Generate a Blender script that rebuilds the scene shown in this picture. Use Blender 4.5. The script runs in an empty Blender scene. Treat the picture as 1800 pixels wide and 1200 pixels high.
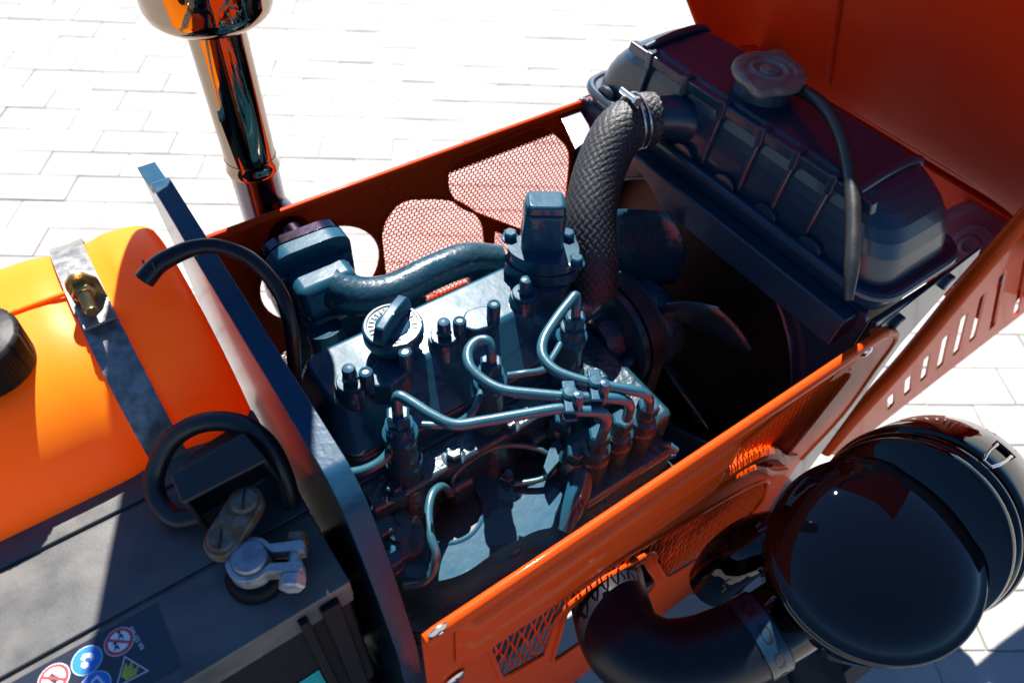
import bpy, bmesh, math, random
from mathutils import Vector, Matrix
from mathutils.geometry import tessellate_polygon
random.seed(11)
R = math.radians
scene = bpy.context.scene
col = scene.collection

# ------------------------------------------------------------------ camera
cam_d = bpy.data.cameras.new('camera')
cam = bpy.data.objects.new('camera', cam_d); col.objects.link(cam)
cam.matrix_world = Matrix(((0.81755, 0.41506, -0.39918, -0.064),
                           (-0.57359, 0.64849, -0.50046, -0.324),
                           (0.05114, 0.63811, 0.76824, 1.232), (0, 0, 0, 1)))
cam_d.lens = 25.39; cam_d.sensor_width = 36; cam_d.sensor_fit = 'HORIZONTAL'
cam_d.clip_start = 0.01; cam_d.clip_end = 500
cam_d.dof.use_dof = True; cam_d.dof.focus_distance = 0.56; cam_d.dof.aperture_fstop = 7.1
scene.camera = cam

# ------------------------------------------------------------------ sky, sun, exposure
SUN_AZ, SUN_EL = R(64), R(50)          # azimuth measured from +X (tractor front) towards +Y (its left)
w = bpy.data.worlds.new('World'); scene.world = w; w.use_nodes = True
nt = w.node_tree; bg = nt.nodes['Background']
sky = nt.nodes.new('ShaderNodeTexSky'); sky.sky_type = 'NISHITA'; sky.sun_disc = False
sky.sun_elevation = SUN_EL; sky.sun_rotation = math.pi / 2 - SUN_AZ
sky.air_density = 1.0; sky.dust_density = 0.0; sky.ozone_density = 6.0; sky.altitude = 800
hs = nt.nodes.new('ShaderNodeHueSaturation'); hs.inputs['Saturation'].default_value = 1.12
nt.links.new(sky.outputs[0], hs.inputs['Color']); nt.links.new(hs.outputs[0], bg.inputs[0]); bg.inputs[1].default_value = 0.055
sd = bpy.data.lights.new('sun', 'SUN'); sun = bpy.data.objects.new('sun', sd); col.objects.link(sun)
sd.energy = 5.0; sd.angle = R(0.53); sd.color = (1.0, 0.95, 0.88)
to_sun = Vector((math.cos(SUN_EL) * math.cos(SUN_AZ), math.cos(SUN_EL) * math.sin(SUN_AZ), math.sin(SUN_EL)))
sun.rotation_euler = to_sun.to_track_quat('Z', 'Y').to_euler(); sun.location = (1, 3, 4)
vs = scene.view_settings
vs.view_transform = 'Standard'; vs.look = 'None'; vs.exposure = 1.6; vs.gamma = 1.0; vs.use_curve_mapping = False

# ------------------------------------------------------------------ materials
def pm(name, c, rough=.4, metal=0, coat=0, var=0, vscale=40, bump=0, bscale=250, rvar=0, c2=None, coat_r=.04, sss=0, detail=6, spec=.5):
    m = bpy.data.materials.new(name); m.use_nodes = True
    n = m.node_tree; b = n.nodes['Principled BSDF']
    b.inputs['Base Color'].default_value = (*c, 1); b.inputs['Roughness'].default_value = rough
    b.inputs['Metallic'].default_value = metal; b.inputs['Coat Weight'].default_value = coat
    b.inputs['Coat Roughness'].default_value = coat_r; b.inputs['Specular IOR Level'].default_value = spec
    tc = n.nodes.new('ShaderNodeTexCoord')
    def noise(s, d=detail):
        t = n.nodes.new('ShaderNodeTexNoise'); t.inputs['Scale'].default_value = s; t.inputs['Detail'].default_value = d
        n.links.new(tc.outputs['Object'], t.inputs['Vector']); return t
    if var:
        t = noise(vscale); r = n.nodes.new('ShaderNodeValToRGB')
        r.color_ramp.elements[0].position = .5 - var; r.color_ramp.elements[1].position = .5 + var
        r.color_ramp.elements[0].color = (*c, 1); r.color_ramp.elements[1].color = (*(c2 or [x * 1.6 for x in c]), 1)
        n.links.new(t.outputs['Fac'], r.inputs[0]); n.links.new(r.outputs[0], b.inputs['Base Color'])
    if rvar:
        t = noise(vscale * 1.7); mr = n.nodes.new('ShaderNodeMapRange')
        mr.inputs['From Min'].default_value = .35; mr.inputs['From Max'].default_value = .7
        mr.inputs['To Min'].default_value = max(.02, rough - rvar); mr.inputs['To Max'].default_value = rough + rvar
        n.links.new(t.outputs['Fac'], mr.inputs['Value']); n.links.new(mr.outputs[0], b.inputs['Roughness'])
    if bump:
        t = noise(bscale, 3); bp = n.nodes.new('ShaderNodeBump'); bp.inputs['Strength'].default_value = bump
        bp.inputs['Distance'].default_value = .002
        n.links.new(t.outputs['Fac'], bp.inputs['Height']); n.links.new(bp.outputs[0], b.inputs['Normal'])
        if coat: n.links.new(bp.outputs[0], b.inputs['Coat Normal'])
    if sss:                            # thin translucent plastic: part of the light passes through the wall
        tr = n.nodes.new('ShaderNodeBsdfTranslucent'); tr.inputs['Color'].default_value = (1.0, .20, .008, 1)
        ms = n.nodes.new('ShaderNodeMixShader'); ms.inputs[0].default_value = sss
        n.links.new(b.outputs[0], ms.inputs[1]); n.links.new(tr.outputs[0], ms.inputs[2]); n.links.new(ms.outputs[0], n.nodes['Material Output'].inputs['Surface'])
    return m

M = {}
M['engine'] = pm('engine_paint', (.007, .050, .086), .34, 0, .7, var=.18, vscale=25, bump=.09, bscale=120, rvar=.05, c2=(.010, .058, .096), spec=.10, coat_r=.025)
M['cast'] = pm('rough_cast_paint', (.006, .034, .055), .35, 0, .8, coat_r=.09, spec=.3, bump=.42, bscale=170, rvar=.1, var=.2, c2=(.009, .042, .066))
M['pipe'] = pm('painted_pipe', (.014, .075, .108), .35, 0, .6, bump=.05, bscale=300)
M['rad'] = pm('radiator_paint', (.004, .022, .046), .36, 0, .30, bump=.03, bscale=60, coat_r=.03)
M['plate'] = pm('bulkhead_paint', (.009, .044, .090), .34, 0, .0, spec=.12, bump=.12, bscale=230, rvar=.08, var=.2, c2=(.012, .046, .08))
M['orange'] = pm('orange_paint', (.58, .050, .001), .5, 0, .16, spec=.08, bump=.015, bscale=40, coat_r=.05)
M['orange_shaded'] = pm('orange_paint_shaded', (.52, .032, .001), .42, 0, .02, bump=.03, bscale=60, coat_r=.1, spec=.06)  # same orange paint, darkened and reddened to stand in for shade
M['plate_shaded'] = pm('bulkhead_paint_shaded', (.006, .018, .030), .22, 0, .25, bump=.02, bscale=40, coat_r=.06, spec=.2)  # copy of the bulkhead paint, shade of the rear face put into its colour
M['bonnet'] = pm('bonnet_paint_shaded', (.40, .014, .001), .45, 0, .02, bump=.04, bscale=18, coat_r=.12, spec=.03, var=.2, vscale=8, c2=(.42, .020, .002))  # the orange paint again, made deep red to paint in the bonnet's inner shade
M['tank'] = pm('orange_tank_plastic', (.98, .30, .008), .40, 0, 0, bump=.06, bscale=90, sss=.42, var=.2, vscale=12, c2=(1.0, .34, .012), spec=.3)
M['strap'] = pm('worn_strap_steel', (.15, .145, .14), .42, .6, 0, var=.16, vscale=120, bump=.12, bscale=400, c2=(.32, .31, .30), rvar=.10)
M['rust'] = pm('rusty_steel', (.20, .17, .14), .55, .5, 0, var=.12, vscale=130, bump=.3, bscale=500, c2=(.17, .08, .035))
M['zinc'] = pm('yellow_zinc', (.52, .36, .14), .30, .9, 0, var=.2, vscale=90, bump=.1, bscale=300, c2=(.30, .22, .10))
M['lead'] = pm('battery_lead', (.30, .31, .33), .46, .7, 0, var=.13, vscale=150, bump=.3, bscale=330, c2=(.44, .45, .46), rvar=.12)
M['leadpost'] = pm('battery_post_lead', (.20, .20, .235), .42, .6, 0, var=.12, vscale=170, bump=.15, bscale=400, c2=(.30, .30, .34))
M['steel'] = pm('bright_steel', (.55, .56, .57), .25, 1, 0, bump=.06, bscale=300)
M['rubber'] = pm('black_rubber', (.012, .013, .015), .42, 0, 0, bump=.06, bscale=220, rvar=.08)
M['rubber_shiny'] = pm('smooth_black_rubber', (.006, .007, .012), .36, 0, 0, bump=.02, bscale=60, spec=.3)
M['black'] = pm('gloss_black_paint', (.0006, .0006, .0012), .10, 0, 1, coat_r=.012, bump=.03, bscale=22, spec=.0)
M['black_matt'] = pm('satin_black', (.006, .006, .007), .35, 0, 0)
M['braid'] = pm('textile_hose', (.010, .012, .016), .62, 0, .08, bump=.2, bscale=700, coat_r=.3)
M['batt'] = pm('battery_plastic', (.052, .054, .056), .42, 0, 0, var=.16, vscale=28, bump=.05, bscale=500, c2=(.112, .108, .10), rvar=.12)
M['batt_side'] = pm('battery_case_plastic', (.007, .007, .008), .45, 0, 0, bump=.1, bscale=200, spec=.15)
M['chrome'] = pm('dark_chrome', (.30, .23, .175), .035, 1, 0, bump=.008, bscale=30)
M['chrome_low'] = pm('heat_tinted_pipe', (.13, .085, .085), .12, 1, 0, bump=.05, bscale=160, var=.2, c2=(.06, .05, .10))
M['capmetal'] = pm('dull_cap_metal', (.12, .105, .095), .5, .3, 0, var=.15, vscale=90, bump=.15, bscale=260, c2=(.20, .175, .155), rvar=.1)
M['lamp_back'] = pm('headlamp_bucket', (.24, .13, .22), .40, 0, .3)
M['tyre'] = pm('tyre_rubber', (.010, .010, .011), .6, 0, 0, bump=.2, bscale=90)
M['chassis'] = pm('chassis_paint', (.006, .008, .011), .45, 0, 0, bump=.2, bscale=80)
M['sand'] = pm('joint_sand', (.31, .297, .278), .95, 0, 0, bump=.5, bscale=300, var=.2, c2=(.24, .225, .20))
M['white'] = pm('label_white', (.75, .76, .78), .35); M['red'] = pm('label_red', (.60, .05, .06), .35)
M['blue'] = pm('label_blue', (.015, .17, .58), .35); M['yellow'] = pm('label_yellow', (.62, .58, .06), .35)
M['navy'] = pm('label_film', (.018, .022, .032), .16, 0, .4); M['teal'] = pm('label_teal', (.0, .30, .32), .4)
M['ink'] = pm('label_ink', (.015, .02, .03), .4)

def paver_mat():
    m = bpy.data.materials.new('concrete_paver'); m.use_nodes = True; n = m.node_tree; b = n.nodes['Principled BSDF']
    b.inputs['Roughness'].default_value = .9
    g = n.nodes.new('ShaderNodeNewGeometry'); oi = n.nodes.new('ShaderNodeObjectInfo')
    t = n.nodes.new('ShaderNodeTexNoise'); t.inputs['Scale'].default_value = 9; t.inputs['Detail'].default_value = 8
    n.links.new(g.outputs['Position'], t.inputs['Vector'])
    t2 = n.nodes.new('ShaderNodeTexNoise'); t2.inputs['Scale'].default_value = 220; t2.inputs['Detail'].default_value = 4
    n.links.new(g.outputs['Position'], t2.inputs['Vector'])
    r = n.nodes.new('ShaderNodeValToRGB'); r.color_ramp.elements[0].position = .3; r.color_ramp.elements[1].position = .72
    r.color_ramp.elements[0].color = (.31, .298, .28, 1); r.color_ramp.elements[1].color = (.42, .408, .39, 1)
    n.links.new(t.outputs['Fac'], r.inputs[0])
    mx = n.nodes.new('ShaderNodeMix'); mx.data_type = 'RGBA'; mx.blend_type = 'MULTIPLY'; mx.inputs[0].default_value = .55
    rr = n.nodes.new('ShaderNodeValToRGB'); rr.color_ramp.elements[0].color = (.72, .70, .68, 1); rr.color_ramp.elements[1].color = (1, 1, 1, 1)
    n.links.new(oi.outputs['Random'], rr.inputs[0]); n.links.new(r.outputs[0], mx.inputs[6]); n.links.new(rr.outputs[0], mx.inputs[7])
    n.links.new(mx.outputs[2], b.inputs['Base Color'])
    bp = n.nodes.new('ShaderNodeBump'); bp.inputs['Strength'].default_value = .5; bp.inputs['Distance'].default_value = .003
    n.links.new(t2.outputs['Fac'], bp.inputs['Height']); n.links.new(bp.outputs[0], b.inputs['Normal'])
    return m
M['paver'] = paver_mat()

# ------------------------------------------------------------------ mesh helpers
def V(*a): return Vector(a if len(a) > 1 else a[0])
def frame(axis):
    a = Vector(axis).normalized()
    u = a.cross(Vector((0, 0, 1)))
    if u.length < 1e-4: u = Vector((1, 0, 0))
    u.normalize(); return a, u, a.cross(u).normalized()
def spline(pts, n):
    pts = [Vector(p) for p in pts]; out = []
    for i in range(len(pts) - 1):
        p0 = pts[i - 1] if i else 2 * pts[0] - pts[1]
        p1, p2 = pts[i], pts[i + 1]
        p3 = pts[i + 2] if i + 2 < len(pts) else 2 * p2 - p1
        for k in range(n):
            t = k / n
            out.append(.5 * ((2 * p1) + (p2 - p0) * t + (2 * p0 - 5 * p1 + 4 * p2 - p3) * t * t + (3 * p1 - p0 - 3 * p2 + p3) * t ** 3))
    out.append(pts[-1]); return out
class MB:
    def __init__(s): s.v = []; s.f = []
    def add(s, vs, fs, m=None):
        o = len(s.v)
        s.v += [tuple(m @ Vector(p)) if m else tuple(p) for p in vs]
        s.f += [tuple(i + o for i in f) for f in fs]; return s
    def box(s, lo, hi, m=None):
        (a, b, c), (d, e, g) = lo, hi
        return s.add([(a, b, c), (d, b, c), (d, e, c), (a, e, c), (a, b, g), (d, b, g), (d, e, g), (a, e, g)],
                     [(0, 3, 2, 1), (4, 5, 6, 7), (0, 1, 5, 4), (1, 2, 6, 5), (2, 3, 7, 6), (3, 0, 4, 7)], m)
    def hull(s, bot, top):            # two loops of equal length joined
        n = len(bot)
        return s.add(list(bot) + list(top), [tuple(range(n))[::-1], tuple(range(n, 2 * n))] + [(i, (i + 1) % n, n + (i + 1) % n, n + i) for i in range(n)])
    def prism(s, loops, axis, a0, a1):   # loops of 2D points (outer, holes...), extruded along axis 'x','y','z'
        k = 'xyz'.index(axis)
        def p3(p, a):
            q = list(p); q.insert(k, a); return tuple(q)
        flat = [p for l in loops for p in l]; n = len(flat)
        tris = tessellate_polygon([[Vector((p[0], p[1], 0)) for p in l] for l in loops])
        vs = [p3(p, a0) for p in flat] + [p3(p, a1) for p in flat]
        fs = [tuple(t) for t in tris] + [tuple(i + n for i in t)[::-1] for t in tris]
        o = 0
        for l in loops:
            m = len(l); fs += [(o + i, o + (i + 1) % m, n + o + (i + 1) % m, n + o + i) for i in range(m)]; o += m
        return s.add(vs, fs)
    def lathe(s, prof, org, axis, seg=48, cap=True, wob=None):
        a, u, v = frame(axis); org = Vector(org); vs = []; n = len(prof)
        for k in range(seg):
            t = 2 * math.pi * k / seg
            for (r, h) in prof:
                if wob: r = wob(r, h, t)
                vs.append(org + a * h + (u * math.cos(t) + v * math.sin(t)) * r)
        fs = [(k * n + i, ((k + 1) % seg) * n + i, ((k + 1) % seg) * n + i + 1, k * n + i + 1) for k in range(seg) for i in range(n - 1)]
        if cap:
            if prof[0][0] > 1e-6: fs.append(tuple(k * n for k in range(seg))[::-1])
            if prof[-1][0] > 1e-6: fs.append(tuple(k * n + n - 1 for k in range(seg)))
        return s.add(vs, fs)
    def tube(s, pts, r, seg=16, n=10, cap=True, disp=None, raw=False):
        c = [Vector(p) for p in pts] if raw else spline(pts, n); L = len(c)
        rs = r if isinstance(r, (list, tuple)) else [r]
        def rad(i):
            t = i / (L - 1) * (len(rs) - 1); k = min(int(t), len(rs) - 2) if len(rs) > 1 else 0
            return rs[0] if len(rs) == 1 else rs[k] + (rs[k + 1] - rs[k]) * (t - k)
        tg = [(c[min(i + 1, L - 1)] - c[max(i - 1, 0)]).normalized() for i in range(L)]
        _, u, _ = frame(tg[0]); vs = []; arc = 0
        for i in range(L):
            if i: arc += (c[i] - c[i - 1]).length
            u = (u - tg[i] * u.dot(tg[i])).normalized(); w2 = tg[i].cross(u)
            for k in range(seg):
                t = 2 * math.pi * k / seg; rr = rad(i)
                if disp: rr += disp(arc, t)
                vs.append(c[i] + (u * math.cos(t) + w2 * math.sin(t)) * rr)
        fs = [(i * seg + k, i * seg + (k + 1) % seg, (i + 1) * seg + (k + 1) % seg, (i + 1) * seg + k) for i in range(L - 1) for k in range(seg)]
        if cap: fs += [tuple(range(seg))[::-1], tuple((L - 1) * seg + k for k in range(seg))]
        return s.add(vs, fs)
    def sweep(s, prof, path):         # prof [(y,z)] given per station: path [(x, profile)]
        n = len(path[0][1]); vs = [(x, y, z) for x, pr in path for (y, z) in pr]
        return s.add(vs, [(i * n + k, i * n + k + 1, (i + 1) * n + k + 1, (i + 1) * n + k) for i in range(len(path) - 1) for k in range(n - 1)])
def hexprof(mb, org, axis, r, h, ch=.0012):
    a, u, v = frame(axis); org = Vector(org)
    def ring(rr, hh, n=6): return [org + a * hh + (u * math.cos(2 * math.pi * k / n) + v * math.sin(2 * math.pi * k / n)) * rr for k in range(n)]
    mb.hull(ring(r, 0), ring(r, h - ch)); mb.hull(ring(r, h - ch), ring(r - ch * 1.3, h)); return mb
def mesh(name, mb, mat, smooth=35):
    me = bpy.data.meshes.new(name); me.from_pydata(mb.v, [], mb.f); me.validate()
    bm = bmesh.new(); bm.from_mesh(me); bmesh.ops.recalc_face_normals(bm, faces=bm.faces); bm.to_mesh(me); bm.free()
    me.materials.append(M[mat])
    if smooth:
        me.polygons.foreach_set('use_smooth', [True] * len(me.polygons)); me.set_sharp_from_angle(angle=R(smooth))
    return me
def obj(name, mb, mat, parent=None, bevel=0, seg=2, smooth=35, subsurf=0, solid=0, label=None):
    o = bpy.data.objects.new(name, mesh(name, mb, mat, 0 if bevel else smooth)); col.objects.link(o)
    if bevel:
        o.data.polygons.foreach_set('use_smooth', [True] * len(o.data.polygons))
        b = o.modifiers.new('bevel', 'BEVEL'); b.width = bevel; b.segments = seg; b.limit_method = 'ANGLE'; b.angle_limit = R(32); b.harden_normals = True
    if solid:
        b = o.modifiers.new('solid', 'SOLIDIFY'); b.thickness = solid; b.offset = 0
    if subsurf:
        b = o.modifiers.new('sub', 'SUBSURF'); b.levels = b.render_levels = subsurf
    if parent is not None:
        o.parent = parent
        if parent.type == 'EMPTY': o.matrix_parent_inverse = Matrix.Translation(-parent.location)
    if label: o['label'] = label
    return o
def tag(o, label, cat, group=None, kind=None):
    if kind: o['kind'] = kind
    if label: o['label'] = label
    if cat: o['category'] = cat
    if group: o['group'] = group
    return o
def thing(name, loc, label, cat, group=None):
    o = bpy.data.objects.new(name, None); col.objects.link(o); o.location = loc; o.empty_display_size = .02
    return tag(o, label, cat, group)
def rpoly(pts, r, n=5):               # polygon with rounded corners
    out = []; L = len(pts)
    for i in range(L):
        p, a, b = Vector(pts[i]), Vector(pts[i - 1]), Vector(pts[(i + 1) % L])
        rr = r[i] if isinstance(r, (list, tuple)) else r
        da, db = (a - p), (b - p); k = min(rr, da.length * .48, db.length * .48)
        s0, s1 = p + da.normalized() * k, p + db.normalized() * k
        for j in range(n + 1):
            t = j / n; q = s0 * (1 - t) ** 2 + p * 2 * t * (1 - t) + s1 * t * t; out.append((q.x, q.y))
    return out
def inside(p, poly):
    x, y = p; c = False; j = len(poly) - 1
    for i in range(len(poly)):
        xi, yi = poly[i]; xj, yj = poly[j]
        if (yi > y) != (yj > y) and x < (xj - xi) * (y - yi) / (yj - yi) + xi: c = not c
        j = i
    return c
def bolt(parent, name, org, axis=(0, 0, 1), r=.006, h=.007, mat='engine', washer=.0, wh=.0015):
    mb = MB(); hexprof(mb, org, axis, r, h)
    o = obj(name, mb, mat, parent)
    if washer:
        a = Vector(axis).normalized()
        m2 = MB(); m2.lathe([(washer, 0), (washer, wh * .7), (washer - .0008, wh), (r * .7, wh)], Vector(org) - a * wh * .5, axis, 32); obj('washer', m2, mat, o if parent.type == 'MESH' or True else parent)
    return o

# ================================================================== GROUND
gmb = MB(); gmb.add([(-60, -60, -.004), (60, -60, -.004), (60, 60, -.004), (-60, 60, -.004)], [(0, 1, 2, 3)])
ground = obj('ground', gmb, 'sand', smooth=0); tag(ground, 'sunlit pale concrete block paving around the tractor', 'ground', kind='structure')
pav = MB(); L2, W2, c_ = .0995, .0495, .0016
pav.hull([(-L2, -W2, -.05), (L2, -W2, -.05), (L2, W2, -.05), (-L2, W2, -.05)], [(-L2, -W2, -c_), (L2, -W2, -c_), (L2, W2, -c_), (-L2, W2, -c_)])
pav.hull([(-L2, -W2, -c_), (L2, -W2, -c_), (L2, W2, -c_), (-L2, W2, -c_)], [(-L2 + c_, -W2 + c_, 0), (L2 - c_, -W2 + c_, 0), (L2 - c_, W2 - c_, 0), (-L2 + c_, W2 - c_, 0)])
pme = mesh('paver', pav, 'paver', 0)
ang = R(-33.5); ca, sa = math.cos(ang), math.sin(ang)
cells = []
minv = cam.matrix_world.inverted()
for j in range(-40, 62):
    for i in range(-30, 40):
        a = (i + (.5 if j % 2 else 0)) * .201; b = j * .101
        x, y = a * ca - b * sa, a * sa + b * ca
        q = minv @ Vector((x, y, 0)); 
        if q.z > -.05: continue
        px, py = -q.x / q.z, -q.y / q.z
        under = -.5 < x < .9 and -.22 < y < .7
        cells.append((0 if (abs(px) < .76 and abs(py) < .52 and not under) else 1, (x - .4) ** 2 + (y + .3) ** 2, x, y, abs(px) < 1.3 and abs(py) < 1.0))
cells.sort()
rest = MB()
for n_, (fl, d2, x, y, near) in enumerate(cells):
    rot = ang + random.uniform(-.008, .008); dz = random.uniform(-.002, .001)
    if n_ < 300 and fl == 0:
        o = bpy.data.objects.new('paver', pme); col.objects.link(o); o.parent = ground
        o.location = (x, y, dz); o.rotation_euler = (random.uniform(-.006, .006), random.uniform(-.006, .006), rot)
    elif near:
        mtx = Matrix.Translation((x, y, dz)) @ Matrix.Rotation(rot, 4, 'Z')
        rest.add(pav.v, pav.f, mtx)
ro = obj('pavers_beyond', rest, 'paver', ground, smooth=0); ro['kind'] = 'stuff'

# ================================================================== CHASSIS (dark, under the engine)
ch = thing('chassis', (.2, 0, .2), 'dark chassis rails and belly under the engine', 'chassis')
for sgn in (-1, 1):
    mb = MB(); mb.box((-.45, sgn * .10 - .018, .26), (.70, sgn * .10 + .018, .36)); obj('frame_rail', mb, 'chassis', ch, .004)
mb = MB(); mb.box((-.45, -.08, .24), (.70, .08, .27)); obj('belly_plate', mb, 'chassis', ch, .003)
mb = MB(); mb.box((.30, -.16, .30), (.60, .16, .33)); obj('front_support', mb, 'chassis', ch, .003)
mb = MB(); mb.box((-.45, -.13, .36), (-.03, .20, .60)); obj('clutch_housing', mb, 'chassis', ch, .02)

# ================================================================== BULKHEAD PLATE
bk = thing('bulkhead', (-.01, 0, .3), 'upright dark blue steel bulkhead plate between engine and fuel tank', 'bulkhead')
top = [(.252, .846), (.206, .852), (.198, .866), (-.108, .866), (-.128, .852), (-.146, .805), (-.158, .755), (-.170, .70), (-.176, .40)]
prof = rpoly(top, [.004, .004, .006, .004, .02, .03, .02, .01, .01], 4)
inner = [(.20, .30), (.20, .80)]
mb = MB(); loop = prof + [(.20, .40), (.212, .78)]
mb.prism([loop], 'x', -.0185, -.0150)
obj('plate', mb, 'plate_shaded', bk, .0012)
mb = MB()                                     # turned-over flange along the top edge
fl = prof[:]
vsf = []; 
def off(i, d):
    a = Vector(fl[max(i - 1, 0)]); b = Vector(fl[min(i + 1, len(fl) - 1)]); t = (b - a).normalized(); nrm = Vector((t.y, -t.x))
    p = Vector(fl[i]) + nrm * -d; return p
for i in range(len(fl)):
    p, q = Vector(fl[i]) , off(i, -.0035 if False else .0035)
    vsf += [(-.0190, p.x, p.y + .0005), (-.0045, p.x, p.y + .0005), (-.0045, q.x, q.y), (-.0190, q.x, q.y)]
fs_ = [(i * 4 + k, i * 4 + (k + 1) % 4, (i + 1) * 4 + (k + 1) % 4, (i + 1) * 4 + k) for i in range(len(fl) - 1) for k in range(4)]
fs_ += [(0, 1, 2, 3), tuple((len(fl) - 1) * 4 + k for k in range(4))]
mb.add(vsf, fs_); obj('top_flange', mb, 'plate', bk, .0012)
for (y, z) in ((-.150, .742), (-.152, .70), (-.12, .80)):
    bolt(bk, 'bolt', (-.0150, y, z), (1, 0, 0), .006, .006, 'engine')

# ================================================================== SIDE PANELS
def perforated(poly, y, t, px=.0052, pz=.0048, bar=.34):
    mb = MB(); xs = [p[0] for p in poly]; zs = [p[1] for p in poly]
    j = 0; z = min(zs)
    while z < max(zs):
        x = min(xs) + (px / 2 if j % 2 else 0)
        while x < max(xs):
            if inside((x, z), poly):
                o_ = []; i_ = []
                for k in range(6):
                    a = math.pi / 3 * k + math.pi / 6
                    ox, oz = math.cos(a) * px * .5774, math.sin(a) * pz * .5774 * 1.0
                    o_.append((x + ox, z + oz * 1.1547 * .866)); i_.append((x + ox * (1 - bar), z + oz * (1 - bar)))
                vs = [(p[0], y, p[1]) for p in o_] + [(p[0], y - t * .6, p[1]) for p in i_] + [(p[0], y + t, p[1]) for p in i_] 
                fs = [(k, (k + 1) % 6, 6 + (k + 1) % 6, 6 + k) for k in range(6)] + [(6 + k, 6 + (k + 1) % 6, 12 + (k + 1) % 6, 12 + k) for k in range(6)]
                mb.add(vs, fs)
            x += px
        z += pz * .8660254; j += 1
    return mb
def expanded(poly, y, px, pz, r):      # expanded metal: rows of zigzag strands meeting at their nodes
    mb = MB(); xs = [p[0] for p in poly]; zs = [p[1] for p in poly]; j = 0; z = min(zs) - pz; amp = pz * .5
    while z < max(zs) + pz:
        n = int((max(xs) - min(xs)) / (px / 6)) + 2; run = []
        for i in range(n + 1):
            x = min(xs) + i * px / 6; u = (i / 6 + (j % 2) * .5) % 1.0
            k = max(-1, min(1, ((1 - abs(2 * u - 1)) * 2 - 1) * 1.5)); zz = z + amp * k
            if i < n and inside((x, zz), poly): run.append((x, y + .0006 * k, zz)); continue
            if len(run) > 2: mb.tube(run, r, 5, raw=True)
            run = []
        z += pz; j += 1
    return mb
def rim(poly, y, r):
    mb = MB(); pts = [(p[0], y, p[1]) for p in poly] + [(poly[0][0], y, poly[0][1])]
    mb.tube(pts, r, 8, raw=True, cap=False); return mb

# ---- near (right) panel, outer face towards the camera
YR = -.1936
rp = thing('side_panel', (.2, YR, .2), 'sunlit-edged orange side panel beside the black air cleaner, with mesh openings', 'side panel', 'orange engine side panels')
outer = rpoly([(-.010, .790), (.425, .790), (.486, .748), (.492, .62), (.455, .56), (.47, .40), (.485, .260), (.22, .280), (.02, .285), (-.012, .33)], [.004, .012, .012, .02, .03, .03, .01, .01, .01, .01])
meshA = rpoly([(.262, .742), (.368, .778), (.418, .748), (.424, .735), (.400, .622), (.388, .612), (.300, .676)], [.02, .02, .01, .01, .015, .015, .03])
meshB = rpoly([(.040, .684), (.176, .666), (.255, .640), (.325, .618), (.392, .585), (.425, .50), (.405, .44), (.372, .436), (.279, .473), (.236, .575), (.222, .622), (.150, .648), (.112, .640), (.108, .534), (.058, .560)], [.01, .02, .02, .02, .03, .02, .02, .02, .006, .006, .02, .02, .02, .006, .01])
cut = rpoly([(.120, .632), (.150, .640), (.212, .612), (.226, .575), (.262, .490), (.255, .455), (.122, .478)], [.015, .015, .015, .01, .01, .01, .01])
bolthole = rpoly([(.385, .792 - .020), (.412, .792 - .020), (.402, .757), (.378, .760)], .006)
mb = MB(); mb.prism([outer, meshA, meshB, cut], 'y', YR, YR + .0016)
sheet = obj('sheet', mb, 'orange', rp)
for nm, pl in (('mesh_opening_trim', meshA), ('mesh_opening_trim', meshB), ('hose_cutout_trim', cut)):
    obj(nm, rim(pl, YR - .0005, .0022), 'orange', sheet)
for pl in (meshA, meshB):
    big = pl is meshB
    o = obj('mesh_grille', expanded(pl, YR + .0015, .0112 if big else .0068, .0240 if big else .0130, .00095 if big else .0007), 'orange', rp, smooth=60); o['kind'] = 'stuff'
# rolled top lip and the stamped channel below it
mb = MB(); lip = [(-.1935, .788), (-.1935, .7985), (-.1946, .8006), (-.1966, .8014), (-.1988, .8010), (-.2006, .7996), (-.2014, .7970), (-.2012, .7935), (-.1995, .7915), (-.1985, .7880), (-.1985, .7800)]
mb.sweep(None, [(x, [(y, z + (-.002 if x < -.004 else 0)) for y, z in lip]) for x in (-.010, -.003, .05, .15, .25, .35, .42)] + [(.432, [(y, z - .006) for y, z in lip])])
obj('rolled_lip', mb, 'orange', rp, smooth=60)
mb = MB()
band = [(-.1985, .7800), (-.1965, .7780), (-.2010, .7740), (-.2030, .7690), (-.2030, .7480), (-.2010, .7440), (-.1985, .7420), (-.1985, .7385), (-.2020, .7340), (-.2020, .7060), (-.1995, .7020), (-.1950, .6990)]
def squash(k): return [(YR - .0012 + (y - YR + .0012) * k, z) for y, z in band]
mb.sweep(None, [(.012, squash(0.05)), (.018, squash(.6)), (.024, squash(1)), (.10, squash(1)), (.20, squash(1)), (.255, squash(1)), (.262, squash(.9)), (.270, squash(.05))])
obj('stamped_channel', mb, 'orange', rp, smooth=50)
mb = MB()                                      # arched rib between the two mesh openings
arc_ = [(.264, .700), (.285, .706), (.315, .700), (.35, .672), (.385, .628), (.43, .590)]
mb.tube([(x, YR - .001, z) for x, z in arc_], [.004, .007, .008, .008, .008, .004], 10, 6); obj('arched_rib', mb, 'orange', rp)
mb = MB(); mb.tube([(x, YR - .001, z - .028) for x, z in arc_], [.003, .004, .005, .005, .005, .003], 10, 6); obj('arched_rib', mb, 'orange', rp)
mb = MB(); mb.tube([(.424, YR + .002, .792), (.484, YR + .002, .75), (.489, YR + .002, .70), (.489, YR + .002, .62), (.456, YR + .002, .56)], .004, 10, 4, raw=False); obj('front_edge', mb, 'orange', rp)
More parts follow.
